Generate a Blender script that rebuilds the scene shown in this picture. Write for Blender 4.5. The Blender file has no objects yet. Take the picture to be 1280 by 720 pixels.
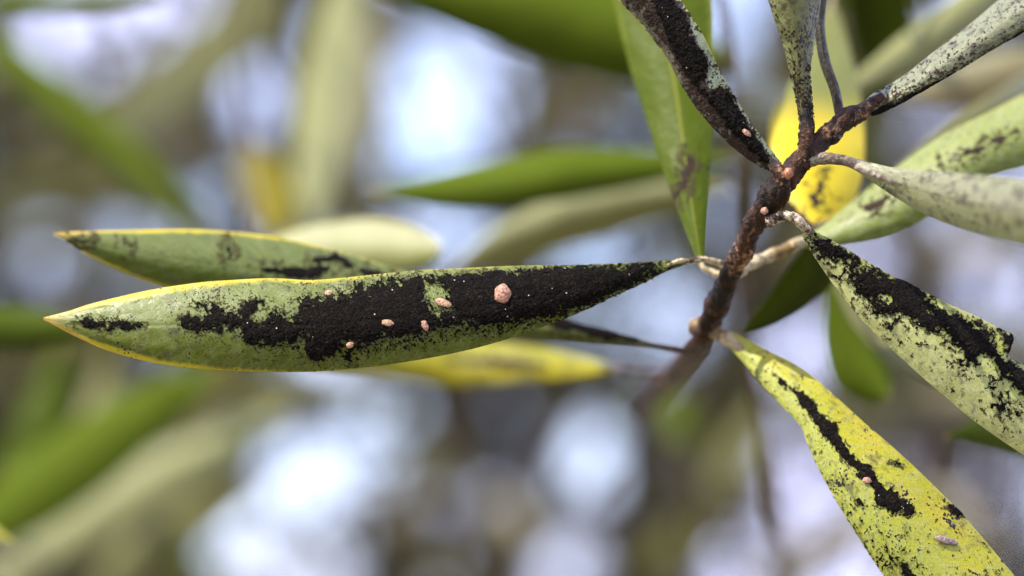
import bpy, math
import numpy as np
from mathutils import Vector

# ---------------------------------------------------------------- camera, sky, sun, exposure
sc = bpy.context.scene
COL = sc.collection
PITCH = math.radians(10.0)
CAM = np.array([0.0, 0.0, 1.5])
LENS, SENSOR = 85.0, 36.0
FPX = 1280.0 * LENS / SENSOR
FWD = np.array([0.0, math.cos(PITCH), math.sin(PITCH)])
UP = np.array([0.0, -math.sin(PITCH), math.cos(PITCH)])
RIGHT = np.array([1.0, 0.0, 0.0])
cam_data = bpy.data.cameras.new('camera')
cam_data.lens = LENS
cam_data.sensor_width = SENSOR
cam_data.clip_start = 0.02
cam_data.clip_end = 5000.0
cam_data.dof.use_dof = True
cam_data.dof.focus_distance = 0.450
cam_data.dof.aperture_fstop = 5.1
cam_data.dof.aperture_blades = 0
cam = bpy.data.objects.new('camera', cam_data)
COL.objects.link(cam)
cam.location = CAM
cam.rotation_euler = (math.pi / 2 + PITCH, 0, 0)
sc.camera = cam

SUN_EL, SUN_AZ = math.radians(52.0), math.radians(235.0)      # azimuth from +Y, clockwise
SUN_DIR = Vector((math.sin(SUN_AZ) * math.cos(SUN_EL), math.cos(SUN_AZ) * math.cos(SUN_EL), math.sin(SUN_EL)))
world = bpy.data.worlds.new('World')
sc.world = world
world.use_nodes = True
wn = world.node_tree
wn.nodes.clear()
w_out = wn.nodes.new('ShaderNodeOutputWorld')
w_bg = wn.nodes.new('ShaderNodeBackground')
w_sky = wn.nodes.new('ShaderNodeTexSky')
w_sky.sky_type = 'NISHITA'
w_sky.sun_disc = False
w_sky.sun_elevation = SUN_EL
w_sky.sun_rotation = SUN_AZ
w_sky.altitude = 300.0
w_sky.air_density = 1.3
w_sky.dust_density = 2.5
w_sky.ozone_density = 6.0
w_bg.inputs['Strength'].default_value = 0.15
# broken thin cloud over the whole sky
w_tc = wn.nodes.new('ShaderNodeTexCoord')
w_ns = wn.nodes.new('ShaderNodeTexNoise')
w_ns.inputs['Scale'].default_value = 5.5
w_ns.inputs['Detail'].default_value = 5.0
w_ns.inputs['Roughness'].default_value = 0.5
w_mr = wn.nodes.new('ShaderNodeMapRange')
w_mr.interpolation_type = 'SMOOTHSTEP'
w_mr.inputs[1].default_value = 0.34
w_mr.inputs[2].default_value = 0.66
w_mr.inputs[3].default_value = 0.25
w_mx = wn.nodes.new('ShaderNodeMix')
w_mx.data_type = 'RGBA'
w_mx.inputs[7].default_value = (6.0, 6.2, 9.3, 1)
w_mp = wn.nodes.new('ShaderNodeMapping')
w_mp.inputs['Location'].default_value = (0.0, 0.0, 0.0)
wn.links.new(w_tc.outputs['Generated'], w_mp.inputs['Vector'])
wn.links.new(w_mp.outputs[0], w_ns.inputs['Vector'])
wn.links.new(w_ns.outputs[0], w_mr.inputs[0])
wn.links.new(w_mr.outputs[0], w_mx.inputs[0])
wn.links.new(w_sky.outputs[0], w_mx.inputs[6])
wn.links.new(w_mx.outputs[2], w_bg.inputs[0])
wn.links.new(w_bg.outputs[0], w_out.inputs[0])

sun_data = bpy.data.lights.new('sun', 'SUN')
sun_data.energy = 4.4
sun_data.angle = math.radians(0.53)
sun_data.color = (1.0, 0.92, 0.77)
sun = bpy.data.objects.new('sun', sun_data)
COL.objects.link(sun)
sun.location = (-3, -3, 6)
sun.rotation_euler = SUN_DIR.to_track_quat('Z', 'Y').to_euler()

sc.view_settings.view_transform = 'Standard'
sc.view_settings.look = 'None'
sc.view_settings.exposure = 1.68
sc.view_settings.gamma = 1.0
sc.view_settings.use_curve_mapping = False
sc.render.engine = 'CYCLES'
sc.cycles.use_denoising = True
sc.cycles.max_bounces = 6
sc.cycles.sample_clamp_indirect = 6.0

# ---------------------------------------------------------------- helpers
rng = np.random.default_rng(7)


def P(x, y, d):
    """point of the place at picture coordinates (1280 x 720) and depth d metres"""
    x, y, d = np.asarray(x, float), np.asarray(y, float), np.asarray(d, float)
    k = (x - 640.0) / FPX
    l = (360.0 - y) / FPX
    return CAM + d[..., None] * (FWD + k[..., None] * RIGHT + l[..., None] * UP)


TAB = rng.random((256, 256))


def vnoise(x, y):
    xi, yi = np.floor(x).astype(int), np.floor(y).astype(int)
    fx, fy = x - xi, y - yi
    fx, fy = fx * fx * (3 - 2 * fx), fy * fy * (3 - 2 * fy)
    a = TAB[xi % 256, yi % 256]; b = TAB[(xi + 1) % 256, yi % 256]
    c = TAB[xi % 256, (yi + 1) % 256]; d = TAB[(xi + 1) % 256, (yi + 1) % 256]
    return (a * (1 - fx) + b * fx) * (1 - fy) + (c * (1 - fx) + d * fx) * fy


def fbm(x, y, octaves=4, lac=2.03, gain=0.55):
    s, amp, tot = 0.0, 1.0, 0.0
    for i in range(octaves):
        s = s + amp * vnoise(x + 17.3 * i, y + 31.7 * i)
        tot += amp
        amp *= gain
        x, y = x * lac, y * lac
    return s / tot


def smoothstep(a, b, x):
    t = np.clip((x - a) / (b - a), 0, 1)
    return t * t * (3 - 2 * t)


def spline(pts, n):
    """smooth resample by arc length (Catmull-Rom); pts (k, dim)"""
    p = np.asarray(pts, float)
    ext = np.vstack([2 * p[0] - p[1], p, 2 * p[-1] - p[-2]])
    out = []
    for i in range(1, len(ext) - 2):
        t = np.linspace(0, 1, 24, endpoint=False)[:, None]
        p0, p1, p2, p3 = ext[i - 1], ext[i], ext[i + 1], ext[i + 2]
        out.append(0.5 * (2 * p1 + (p2 - p0) * t + (2 * p0 - 5 * p1 + 4 * p2 - p3) * t ** 2 + (3 * p1 - p0 - 3 * p2 + p3) * t ** 3))
    c = np.vstack(out + [p[-1:]])
    s = np.concatenate([[0], np.cumsum(np.linalg.norm(np.diff(c[:, :2] if c.shape[1] == 2 else c[:, :3], axis=0), axis=1))])
    t = np.linspace(0, s[-1], n)
    return np.stack([np.interp(t, s, c[:, k]) for k in range(c.shape[1])], 1)


def poly_sd(poly, x, y):
    """signed distance to a polygon, positive inside"""
    p = np.asarray(poly, float)
    q = np.roll(p, -1, 0)
    best = np.full(x.shape, 1e9)
    inside = np.zeros(x.shape, bool)
    for (ax, ay), (bx, by) in zip(p, q):
        ex, ey = bx - ax, by - ay
        t = np.clip(((x - ax) * ex + (y - ay) * ey) / (ex * ex + ey * ey + 1e-9), 0, 1)
        best = np.minimum(best, np.hypot(x - ax - t * ex, y - ay - t * ey))
        cond = (ay > y) != (by > y)
        with np.errstate(divide='ignore', invalid='ignore'):
            xi = (bx - ax) * (y - ay) / (by - ay if by != ay else 1e-9) + ax
        inside ^= cond & (x < xi)
    return np.where(inside, best, -best)


def stroke_sd(pts, x, y):
    best = np.full(x.shape, -1e9)
    for (ax, ay, ar), (bx, by, br) in zip(pts[:-1], pts[1:]):
        ex, ey = bx - ax, by - ay
        t = np.clip(((x - ax) * ex + (y - ay) * ey) / (ex * ex + ey * ey + 1e-9), 0, 1)
        best = np.maximum(best, ar + (br - ar) * t - np.hypot(x - ax - t * ex, y - ay - t * ey))
    return best


def make_mesh(name, verts, faces, smooth=True):
    """faces: int array (n,3|4) or list of such arrays"""
    me = bpy.data.meshes.new(name)
    if not isinstance(faces, list):
        faces = [faces]
    faces = [np.asarray(f, np.int32) for f in faces if len(f)]
    verts = np.asarray(verts, np.float32)
    me.vertices.add(len(verts))
    me.vertices.foreach_set('co', verts.ravel())
    loops = np.concatenate([f.ravel() for f in faces])
    sizes = np.concatenate([np.full(len(f), f.shape[1], np.int32) for f in faces])
    me.loops.add(len(loops))
    me.loops.foreach_set('vertex_index', loops)
    me.polygons.add(len(sizes))
    starts = np.concatenate([[0], np.cumsum(sizes)[:-1]]).astype(np.int32)
    me.polygons.foreach_set('loop_start', starts)
    me.polygons.foreach_set('loop_total', sizes)
    me.polygons.foreach_set('use_smooth', np.full(len(sizes), smooth))
    me.update(calc_edges=True)
    me.validate()
    return me


def wpos(o):
    v = np.zeros(3)
    while o is not None:
        v += np.array(o.location)
        o = o.parent
    return v


def obj(name, verts, faces, mat, parent=None, origin=None, smooth=True, attr=None):
    verts = np.asarray(verts, float)
    if origin is None:
        origin = verts.mean(0)
    origin = np.asarray(origin, float)
    me = make_mesh(name, verts - origin, faces, smooth)
    if attr is not None:
        for k, a in attr.items():
            at = me.attributes.new(k, 'FLOAT_VECTOR', 'POINT')
            at.data.foreach_set('vector', np.asarray(a, np.float32).ravel())
    me.materials.append(mat)
    o = bpy.data.objects.new(name, me)
    COL.objects.link(o)
    if parent is not None:
        o.parent = parent
        origin = origin - wpos(parent)
    o.location = origin
    return o


def thing(name, label, cat, loc, group=None):
    o = bpy.data.objects.new(name, None)
    o.empty_display_size = 0.02
    COL.objects.link(o)
    o.location = loc
    o['label'] = label
    o['category'] = cat
    if group:
        o['group'] = group
    return o


def tag(o, label=None, cat=None, group=None, kind=None):
    for k, v in (('label', label), ('category', cat), ('group', group), ('kind', kind)):
        if v:
            o[k] = v
    return o


def tube_arrays(path, radii, sides=12, bump=0.0, bscale=300.0, seed=0.0, cap=True):
    """path (n,3) world points, radii (n,) -> verts, quads, tris"""
    path = np.asarray(path, float)
    n = len(path)
    tan = np.gradient(path, axis=0)
    tan /= np.linalg.norm(tan, axis=1)[:, None] + 1e-12
    ref = np.array([0.13, -0.9, 0.41])
    a = np.cross(tan, ref)
    a /= np.linalg.norm(a, axis=1)[:, None] + 1e-12
    b = np.cross(tan, a)
    th = np.linspace(0, 2 * math.pi, sides, endpoint=False)
    ring = a[:, None, :] * np.cos(th)[None, :, None] + b[:, None, :] * np.sin(th)[None, :, None]
    r = np.asarray(radii, float)[:, None] * np.ones((1, sides))
    if bump:
        s = np.concatenate([[0], np.cumsum(np.linalg.norm(np.diff(path, axis=0), axis=1))])
        cx = s[:, None] * bscale + seed * 13.1
        k = fbm(cx + np.cos(th)[None] * 1.3 + 50, np.sin(th)[None] * 1.3 + cx * 0.35 + 40 + seed, 4) - 0.5
        k2 = fbm(cx * 3.1 + np.cos(th)[None] * 4 + 9, np.sin(th)[None] * 4 + 70 + cx * 0.9, 3) - 0.5
        r = r * (1 + bump * (k * 1.6 + k2 * 0.9))
    v = (path[:, None, :] + ring * r[..., None]).reshape(-1, 3)
    i, j = np.meshgrid(np.arange(n - 1), np.arange(sides), indexing='ij')
    q = np.stack([i * sides + j, i * sides + (j + 1) % sides, (i + 1) * sides + (j + 1) % sides, (i + 1) * sides + j], -1).reshape(-1, 4)
    if cap:
        v = np.vstack([v, path[:1], path[-1:]])
        k = np.arange(sides)
        t = np.vstack([np.stack([np.full(sides, n * sides), (k + 1) % sides, k], 1),
                       np.stack([np.full(sides, n * sides + 1), (n - 1) * sides + k, (n - 1) * sides + (k + 1) % sides], 1)])
        return v, [q, t]
    return v, [q]


def px_tube(pts, n=60, **kw):
    """pts: (x, y, depth, radius in picture px)"""
    s = spline(pts, n)
    w = P(s[:, 0], s[:, 1], s[:, 2])
    return tube_arrays(w, s[:, 3] * s[:, 2] / FPX, **kw)


# ---------------------------------------------------------------- materials
def new_mat(name):
    m = bpy.data.materials.new(name)
    m.use_nodes = True
    m.node_tree.nodes.clear()
    return m, m.node_tree.nodes, m.node_tree.links


class NB:
    """tiny node builder"""
    def __init__(s, name):
        s.m, s.n, s.l = new_mat(name)

    def node(s, t, **kw):
        k = s.n.new(t)
        for a, v in kw.items():
            setattr(k, a, v)
        return k

    def put(s, sock, v):
        if isinstance(v, bpy.types.NodeSocket):
            s.l.new(v, sock)
        elif isinstance(v, (tuple, list)) and len(v) == 3 and sock.type == 'RGBA':
            sock.default_value = (*v, 1)
        else:
            sock.default_value = v

    def math(s, op, a, b=0.0, c=0.0, clamp=False):
        k = s.node('ShaderNodeMath', operation=op, use_clamp=clamp)
        s.put(k.inputs[0], a); s.put(k.inputs[1], b); s.put(k.inputs[2], c)
        return k.outputs[0]

    def mix(s, f, a, b, mode='MIX'):
        k = s.node('ShaderNodeMix', data_type='RGBA', blend_type=mode)
        s.put(k.inputs[0], f); s.put(k.inputs[6], a); s.put(k.inputs[7], b)
        return k.outputs[2]

    def ramp(s, x, lo, hi, a=0.0, b=1.0):
        k = s.node('ShaderNodeMapRange', interpolation_type='SMOOTHSTEP')
        s.put(k.inputs[0], x); s.put(k.inputs[1], lo); s.put(k.inputs[2], hi); s.put(k.inputs[3], a); s.put(k.inputs[4], b)
        return k.outputs[0]

    def noise(s, vec, scale, detail=3.0, rough=0.55):
        k = s.node('ShaderNodeTexNoise')
        s.put(k.inputs['Vector'], vec)
        k.inputs['Scale'].default_value = scale
        k.inputs['Detail'].default_value = detail
        k.inputs['Roughness'].default_value = rough
        return k.outputs[0]

    def combine(s, x, y, z):
        k = s.node('ShaderNodeCombineXYZ')
        s.put(k.inputs[0], x); s.put(k.inputs[1], y); s.put(k.inputs[2], z)
        return k.outputs[0]

    def bump(s, h, dist, strength=1.0):
        k = s.node('ShaderNodeBump')
        k.inputs['Strength'].default_value = strength
        k.inputs['Distance'].default_value = dist
        s.put(k.inputs['Height'], h)
        return k.outputs[0]

    def finish(s, col, rough=0.5, spec=0.5, trans=0.0, tcol=None, normal=None, sheen=0.0):
        b = s.node('ShaderNodeBsdfPrincipled')
        s.put(b.inputs['Base Color'], col)
        s.put(b.inputs['Roughness'], rough)
        b.inputs['Specular IOR Level'].default_value = spec
        if sheen:
            b.inputs['Sheen Weight'].default_value = sheen
        if normal is not None:
            s.put(b.inputs['Normal'], normal)
        sh = b.outputs[0]
        if trans:
            t = s.node('ShaderNodeBsdfTranslucent')
            s.put(t.inputs[0], tcol if tcol is not None else col)
            x = s.node('ShaderNodeMixShader')
            x.inputs[0].default_value = trans
            s.l.new(sh, x.inputs[1]); s.l.new(t.outputs[0], x.inputs[2])
            sh = x.outputs[0]
        o = s.node('ShaderNodeOutputMaterial')
        s.l.new(sh, o.inputs[0])
        return s.m


ALB = 0.44


def leaf_mat(name, up, low, margin, tip, mw=0.10, tipu=0.86, yellow=None, ycov=0.5, yside=0.0, rib=None,
             specks=0.0, speck_col=(0.012, 0.010, 0.008), streak=0.35, bloom=0.3, rough=0.42, trans=0.3, seed=0.0,
             bloom_col=(0.36, 0.42, 0.30), spec=0.2, tipw=0.0, smudge=0.0, base_col=None):
    s = NB(name)
    k_ = lambda c: None if c is None else tuple(x * ALB for x in c)
    up, low, margin, tip, yellow, rib, bloom_col, base_col = map(k_, (up, low, margin, tip, yellow, rib, bloom_col, base_col))
    at = s.node('ShaderNodeAttribute', attribute_name='luv')
    sep = s.node('ShaderNodeSeparateXYZ')
    s.l.new(at.outputs['Vector'], sep.inputs[0])
    u, v = sep.outputs[0], sep.outputs[1]
    tc = s.node('ShaderNodeTexCoord')
    mp = s.node('ShaderNodeVectorMath', operation='ADD')
    s.l.new(tc.outputs['Object'], mp.inputs[0])
    mp.inputs[1].default_value = (seed, seed * 0.7, seed * 1.3)
    oc = mp.outputs[0]
    n1 = s.noise(oc, 120.0, 3.0)
    n2 = s.noise(oc, 700.0, 3.0, 0.6)
    n3 = s.noise(oc, 3200.0, 2.0)
    av = s.math('ABSOLUTE', v)
    wob = s.math('MULTIPLY', s.math('SUBTRACT', n1, 0.5), 0.9)
    vv = s.math('ADD', v, wob)
    col = s.mix(s.ramp(vv, -0.45, 0.45), low, up)
    if yellow is not None:
        yb = s.math('ADD', n1, s.math('MULTIPLY', v, yside))
        yb = s.math('ADD', yb, s.math('MULTIPLY', s.math('SUBTRACT', n2, 0.5), 0.35))
        col = s.mix(s.ramp(yb, 1.0 - ycov - 0.18, 1.0 - ycov + 0.18), col, yellow)
    # fine veins run out from the midrib towards the tip
    vs = s.math('SUBTRACT', s.math('MULTIPLY', u, 95.0), s.math('MULTIPLY', av, 7.0))
    vn = s.noise(s.combine(vs, s.math('MULTIPLY', v, 2.2), seed), 1.0, 3.0, 0.6)
    col = s.mix(s.math('MULTIPLY', s.ramp(vn, 0.42, 0.68), streak), col, s.mix(0.5, col, (0.19, 0.21, 0.09)))
    col = s.mix(s.math('MULTIPLY', s.ramp(n2, 0.35, 0.75), bloom), col, bloom_col)
    if base_col is not None:
        col = s.mix(s.ramp(u, 0.34, 0.58, 1.0, 0.0), col, base_col)
    if smudge:
        sm = s.noise(s.combine(s.math('MULTIPLY', vs, 0.22), s.math('MULTIPLY', v, 3.0), seed + 3.0), 1.0, 6.0, 0.72)
        sm2 = s.noise(oc, 420.0, 5.0, 0.75)
        mk = s.ramp(s.math('ADD', s.math('MULTIPLY', sm, 0.5), s.math('MULTIPLY', sm2, 0.5)), 0.53 - 0.05 * smudge, 0.64 - 0.05 * smudge)
        col = s.mix(s.math('MULTIPLY', mk, min(1.0, 0.55 + 0.3 * smudge)), col, (0.035, 0.028, 0.02))
    # grain
    g = s.ramp(n3, 0.3, 0.7, 0.82, 1.14)
    gm = s.node('ShaderNodeVectorMath', operation='SCALE')
    s.put(gm.inputs[0], col); s.l.new(g, gm.inputs['Scale'])
    col = gm.outputs[0]
    if rib is not None:
        col = s.mix(s.ramp(s.math('ADD', av, s.math('MULTIPLY', u, 0.01)), 0.0, 0.07, 0.6, 0.0), col, rib)
    wide = s.ramp(u, 0.62, 0.98, 0.0, mw * tipw)
    thin = s.math('MULTIPLY', s.math('ADD', s.ramp(u, 0.35, 0.72, 0.8, 0.0), s.math('MULTIPLY', s.ramp(v, -0.2, 0.2, 0.5, 0.0), s.ramp(u, 0.8, 0.95, 1.0, 0.0))), mw)
    edge = s.math('ADD', s.math('ADD', av, s.math('SUBTRACT', wide, thin)), s.math('MULTIPLY', s.math('SUBTRACT', s.math('ADD', n2, s.math('MULTIPLY', n1, 0.6)), 0.8), 0.16))
    col = s.mix(s.ramp(edge, 1.0 - mw * 1.5, 1.0 + mw * 0.1, 0.0, 0.95), col, margin)
    tu = s.math('ADD', u, s.math('ADD', s.math('MULTIPLY', s.math('MULTIPLY', av, av), 0.07), s.math('MULTIPLY', wob, 0.05)))
    col = s.mix(s.ramp(tu, tipu, min(1.04, tipu + 0.12)), col, tip)
    if specks:
        vo = s.node('ShaderNodeTexVoronoi', feature='F1')
        s.put(vo.inputs['Vector'], oc)
        vo.inputs['Scale'].default_value = 1500.0
        sz = s.math('MULTIPLY', s.ramp(s.math('ADD', n1, s.math('MULTIPLY', n2, 0.5)), 0.95 - specks * 0.6, 1.15 - specks * 0.4), 0.55)
        col = s.mix(s.math('LESS_THAN', vo.outputs[0], sz), col, speck_col)
    ru = s.ramp(n2, 0.3, 0.7, rough - 0.07, rough + 0.12)
    h = s.math('ADD', s.math('MULTIPLY', n3, 0.35), s.math('ADD', n2, s.math('MULTIPLY', vn, 0.6)))
    nor = s.bump(h, 0.00022, 0.5)
    tcol = s.mix(0.55, col, s.mix(1.0, col, (1.0, 0.95, 0.35), 'MULTIPLY'))
    return s.finish(col, ru, spec, trans, tcol, nor)


def mould_mat(name, base=(0.0018, 0.0014, 0.0011), dust=(0.022, 0.0155, 0.0105), dust_speck=0.012):
    s = NB(name)
    tc = s.node('ShaderNodeTexCoord')
    oc = tc.outputs['Object']
    n1 = s.noise(oc, 420.0, 3.0)
    n2 = s.noise(oc, 2600.0, 3.0, 0.65)
    col = s.mix(s.math('MULTIPLY', s.ramp(n2, 0.46, 0.72), s.ramp(n1, 0.35, 0.7, 0.25, 1.0)), base, dust)
    vo = s.node('ShaderNodeTexVoronoi', feature='F1')
    s.put(vo.inputs['Vector'], oc)
    vo.inputs['Scale'].default_value = 1100.0
    wn_ = s.node('ShaderNodeTexWhiteNoise')
    s.put(wn_.inputs['Vector'], vo.outputs['Position'])
    pick = s.math('MULTIPLY', s.math('LESS_THAN', wn_.outputs[0], dust_speck * 4.0), s.math('LESS_THAN', vo.outputs[0], 0.16))  # sparse pale dust specks on the crust
    col = s.mix(pick, col, (0.30, 0.28, 0.24))
    nor = s.bump(n2, 0.0005, 0.9)
    return s.finish(col, 0.85, 0.05, 0.0, None, nor)


def bark_mat(name, dark=(0.004, 0.0022, 0.0014), mid=(0.034, 0.013, 0.005), pale=(0.22, 0.12, 0.06), scale=1.0, palecov=0.63, bump=0.0012):
    s = NB(name)
    tc = s.node('ShaderNodeTexCoord')
    oc = tc.outputs['Object']
    n1 = s.noise(oc, 260.0 * scale, 4.0, 0.62)
    n2 = s.noise(oc, 900.0 * scale, 4.0, 0.65)
    n3 = s.noise(oc, 90.0 * scale, 2.0)
    col = s.mix(s.ramp(n1, 0.36, 0.66), dark, mid)
    pl = s.math('ADD', s.math('MULTIPLY', n2, 0.6), s.math('MULTIPLY', n3, 0.5))
    col = s.mix(s.ramp(pl, palecov - 0.02, palecov + 0.12), col, pale)
    nor = s.bump(s.math('ADD', n1, s.math('MULTIPLY', n2, 0.6)), bump, 1.0)
    return s.finish(col, 0.55, 0.14, 0.0, None, nor)


def plain_mat(name, a, b, scale, rough=0.6, trans=0.0, spec=0.3, bump=0.0):
    s = NB(name)
    tc = s.node('ShaderNodeTexCoord')
    n = s.noise(tc.outputs['Object'], scale, 3.0)
    col = s.mix(s.ramp(n, 0.35, 0.65), a, b)
    nor = s.bump(n, bump, 0.8) if bump else None
    return s.finish(col, rough, spec, trans, None, nor)


# ---------------------------------------------------------------- the leaf builder
class Leaf:
    pass


def build_leaf(parent, a, b, depth, mat, nu=160, nv=28, bulge=0.003, fold=0.0, tilt=0.0, thick=0.00045,
               wave=0.0006, seed=1.0, corner=False, label=None, rib=0.00018):
    """a / b: the two margins from base to tip in picture px; depth: list of depths base to tip (m)
    tilt: extra depth at margin a (and minus at b); bulge / fold: margins lie further back than the midrib"""
    if corner:
        def res(p):
            p = np.asarray(p, float)
            s = np.concatenate([[0], np.cumsum(np.linalg.norm(np.diff(p, axis=0), axis=1))])
            t = np.linspace(0, s[-1], nu)
            return np.stack([np.interp(t, s, p[:, k]) for k in range(2)], 1)
        A, B = res(a), spline(b, nu)
    else:
        A, B = spline(a, nu), spline(b, nu)
    u = np.linspace(0, 1, nu)
    v = np.sin(np.linspace(-1, 1, nv) * math.pi / 2) * 0.35 + np.linspace(-1, 1, nv) * 0.65
    dm = spline(np.stack([np.linspace(0, 1, len(depth)), np.asarray(depth, float)], 1), nu)[:, 1]
    U, V = np.meshgrid(u, v, indexing='ij')
    f = (V + 1) / 2
    X = A[:, None, 0] * f + B[:, None, 0] * (1 - f)
    Y = A[:, None, 1] * f + B[:, None, 1] * (1 - f)
    wid = np.linalg.norm(A - B, axis=1)
    wr = (wid / wid.max())[:, None]
    D = dm[:, None] + wr * (tilt * V + bulge * V ** 2 + fold * np.abs(V)) \
        + wave * (fbm(U * 9 + seed * 3.7, V * 1.4 + seed * 5.1 + 20, 3) - 0.5) * 2 * np.abs(V) \
        + rib * 0.5 * np.exp(-(V / 0.05) ** 2) * wr
    W = P(X, Y, D)
    gu = np.gradient(W, axis=0)
    gv = np.gradient(W, axis=1)
    N = np.cross(gu, gv)
    N /= np.linalg.norm(N, axis=2)[..., None] + 1e-15
    flip = np.sign(np.median(np.einsum('ijk,ijk->ij', N, CAM - W)))
    N *= flip if flip else 1
    # back sheet, thinned at the margin so that the edge is rounded
    th = thick * (1 - 0.75 * np.abs(V) ** 6)
    Wb = W - N * th[..., None]
    verts = np.vstack([W.reshape(-1, 3), Wb.reshape(-1, 3)])
    i, j = np.meshgrid(np.arange(nu - 1), np.arange(nv - 1), indexing='ij')
    q = np.stack([i * nv + j, (i + 1) * nv + j, (i + 1) * nv + j + 1, i * nv + j + 1], -1).reshape(-1, 4)
    if flip < 0:
        q = q[:, ::-1]
    off = nu * nv
    edge = np.concatenate([np.arange(nu) * nv, (nu - 1) * nv + np.arange(1, nv), (np.arange(nu - 1)[::-1]) * nv + nv - 1, np.arange(nv - 1)[::-1][:-1]])
    e2 = np.roll(edge, -1)
    rim = np.stack([edge, e2, e2 + off, edge + off], 1)
    if flip > 0:
        rim = rim[:, ::-1]
    luv = np.stack([U, V, np.full_like(U, seed)], -1).reshape(-1, 3)
    o = obj('leaf', verts, [np.vstack([q, q[:, ::-1] + off, rim])], mat, parent, origin=W[0, nv // 2], attr={'luv': np.vstack([luv, luv])})
    if label:
        o['label'] = label
    L = Leaf()
    L.o, L.X, L.Y, L.W, L.N, L.U, L.V, L.nu, L.nv, L.flip = o, X, Y, W, N, U, V, nu, nv, flip
    L.base = W[0, nv // 2]
    return L


def at_px(L, x, y):
    k = np.argmin((L.X - x) ** 2 + (L.Y - y) ** 2)
    k = np.unravel_index(k, L.X.shape)
    return L.W[k], L.N[k]


def grow_mould(L, sd, mat, hmax=0.00030, gran=0.00016, seed=0.0, name='sooty_mould', label=None):
    """crust on the leaf wherever sd > 0: a raised grainy sheet of its own"""
    ok = (sd[:-1, :-1] > 0) & (sd[1:, :-1] > 0) & (sd[1:, 1:] > 0) & (sd[:-1, 1:] > 0)
    ok[:2] = False
    ok[-2:] = False
    if not ok.any():
        return None
    i, j = np.nonzero(ok)
    nv = L.nv
    q = np.stack([i * nv + j, (i + 1) * nv + j, (i + 1) * nv + j + 1, i * nv + j + 1], -1)
    if L.flip < 0:
        q = q[:, ::-1]
    used, inv = np.unique(q, return_inverse=True)
    s = sd.ravel()[used]
    x, y = L.X.ravel()[used], L.Y.ravel()[used]
    h = 0.00004 + hmax * np.clip(s / 9.0, 0, 1) ** 0.6
    g = fbm(x * 0.30 + seed, y * 0.30 + 9 + seed, 4, 2.1, 0.75) - 0.35
    h = h + gran * np.clip(s / 4.0, 0.15, 1) * g * 2.0 + 0.00006 * (vnoise(x * 0.9 + 3, y * 0.9) - 0.5)
    h = np.maximum(h, 0.00003)
    w = L.W.reshape(-1, 3)[used] + L.N.reshape(-1, 3)[used] * h[:, None]
    o = obj(name, w, [inv.reshape(-1, 4)], mat, L.o)
    if label:
        o['label'] = label
    return o


def rag(L, amp, scale=0.055, seed=0.0, octaves=5):
    return amp * 2 * (fbm(L.X * scale + seed * 7.7, L.Y * scale + seed * 3.3, octaves, 2.1, 0.6) - 0.5) \
        + amp * 1.3 * (fbm(L.X * scale * 3.3 + seed, L.Y * scale * 3.3 + seed * 2, 3, 2.0, 0.7) - 0.5)


def freckles(L, dens, scale=0.42, seed=0.0):
    """small separate dots; dens 0..1 (array) moves the threshold"""
    n = fbm(L.X * scale + 11 * seed, L.Y * scale + 5 * seed, 2)
    return (n - (1.0 - 0.55 * dens)) * 20.0


# ---------------------------------------------------------------- ground
gs = NB('dry_ground')
gtc = gs.node('ShaderNodeTexCoord')
gn = gs.noise(gtc.outputs['Object'], 0.8, 6.0, 0.6)
gn2 = gs.noise(gtc.outputs['Object'], 14.0, 4.0, 0.6)
gcol = gs.mix(gs.ramp(gn, 0.35, 0.65), (0.20, 0.16, 0.11), (0.11, 0.12, 0.05))
gcol = gs.mix(gs.math('MULTIPLY', gs.ramp(gn2, 0.4, 0.7), 0.5), gcol, (0.30, 0.25, 0.18))
M_ground = gs.finish(gcol, 0.9, 0.2, 0.0, None, gs.bump(gn2, 0.03, 0.8))
gx = np.concatenate([-np.geomspace(2500, 2, 26), np.linspace(-1.5, 1.5, 5), np.geomspace(2, 2500, 26)])
GX, GY = np.meshgrid(gx, gx, indexing='ij')
r_ = np.hypot(GX, GY)
GZ = 0.06 * (fbm(GX * 0.4 + 60, GY * 0.4 + 60, 3) - 0.5) * smoothstep(0, 4, r_)
n_ = len(gx)
i, j = np.meshgrid(np.arange(n_ - 1), np.arange(n_ - 1), indexing='ij')
q = np.stack([i * n_ + j, (i + 1) * n_ + j, (i + 1) * n_ + j + 1, i * n_ + j + 1], -1).reshape(-1, 4)
ground = obj('ground', np.stack([GX, GY, GZ], -1).reshape(-1, 3), [q], M_ground, origin=(0, 0, 0))
ground['kind'] = 'structure'

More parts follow.
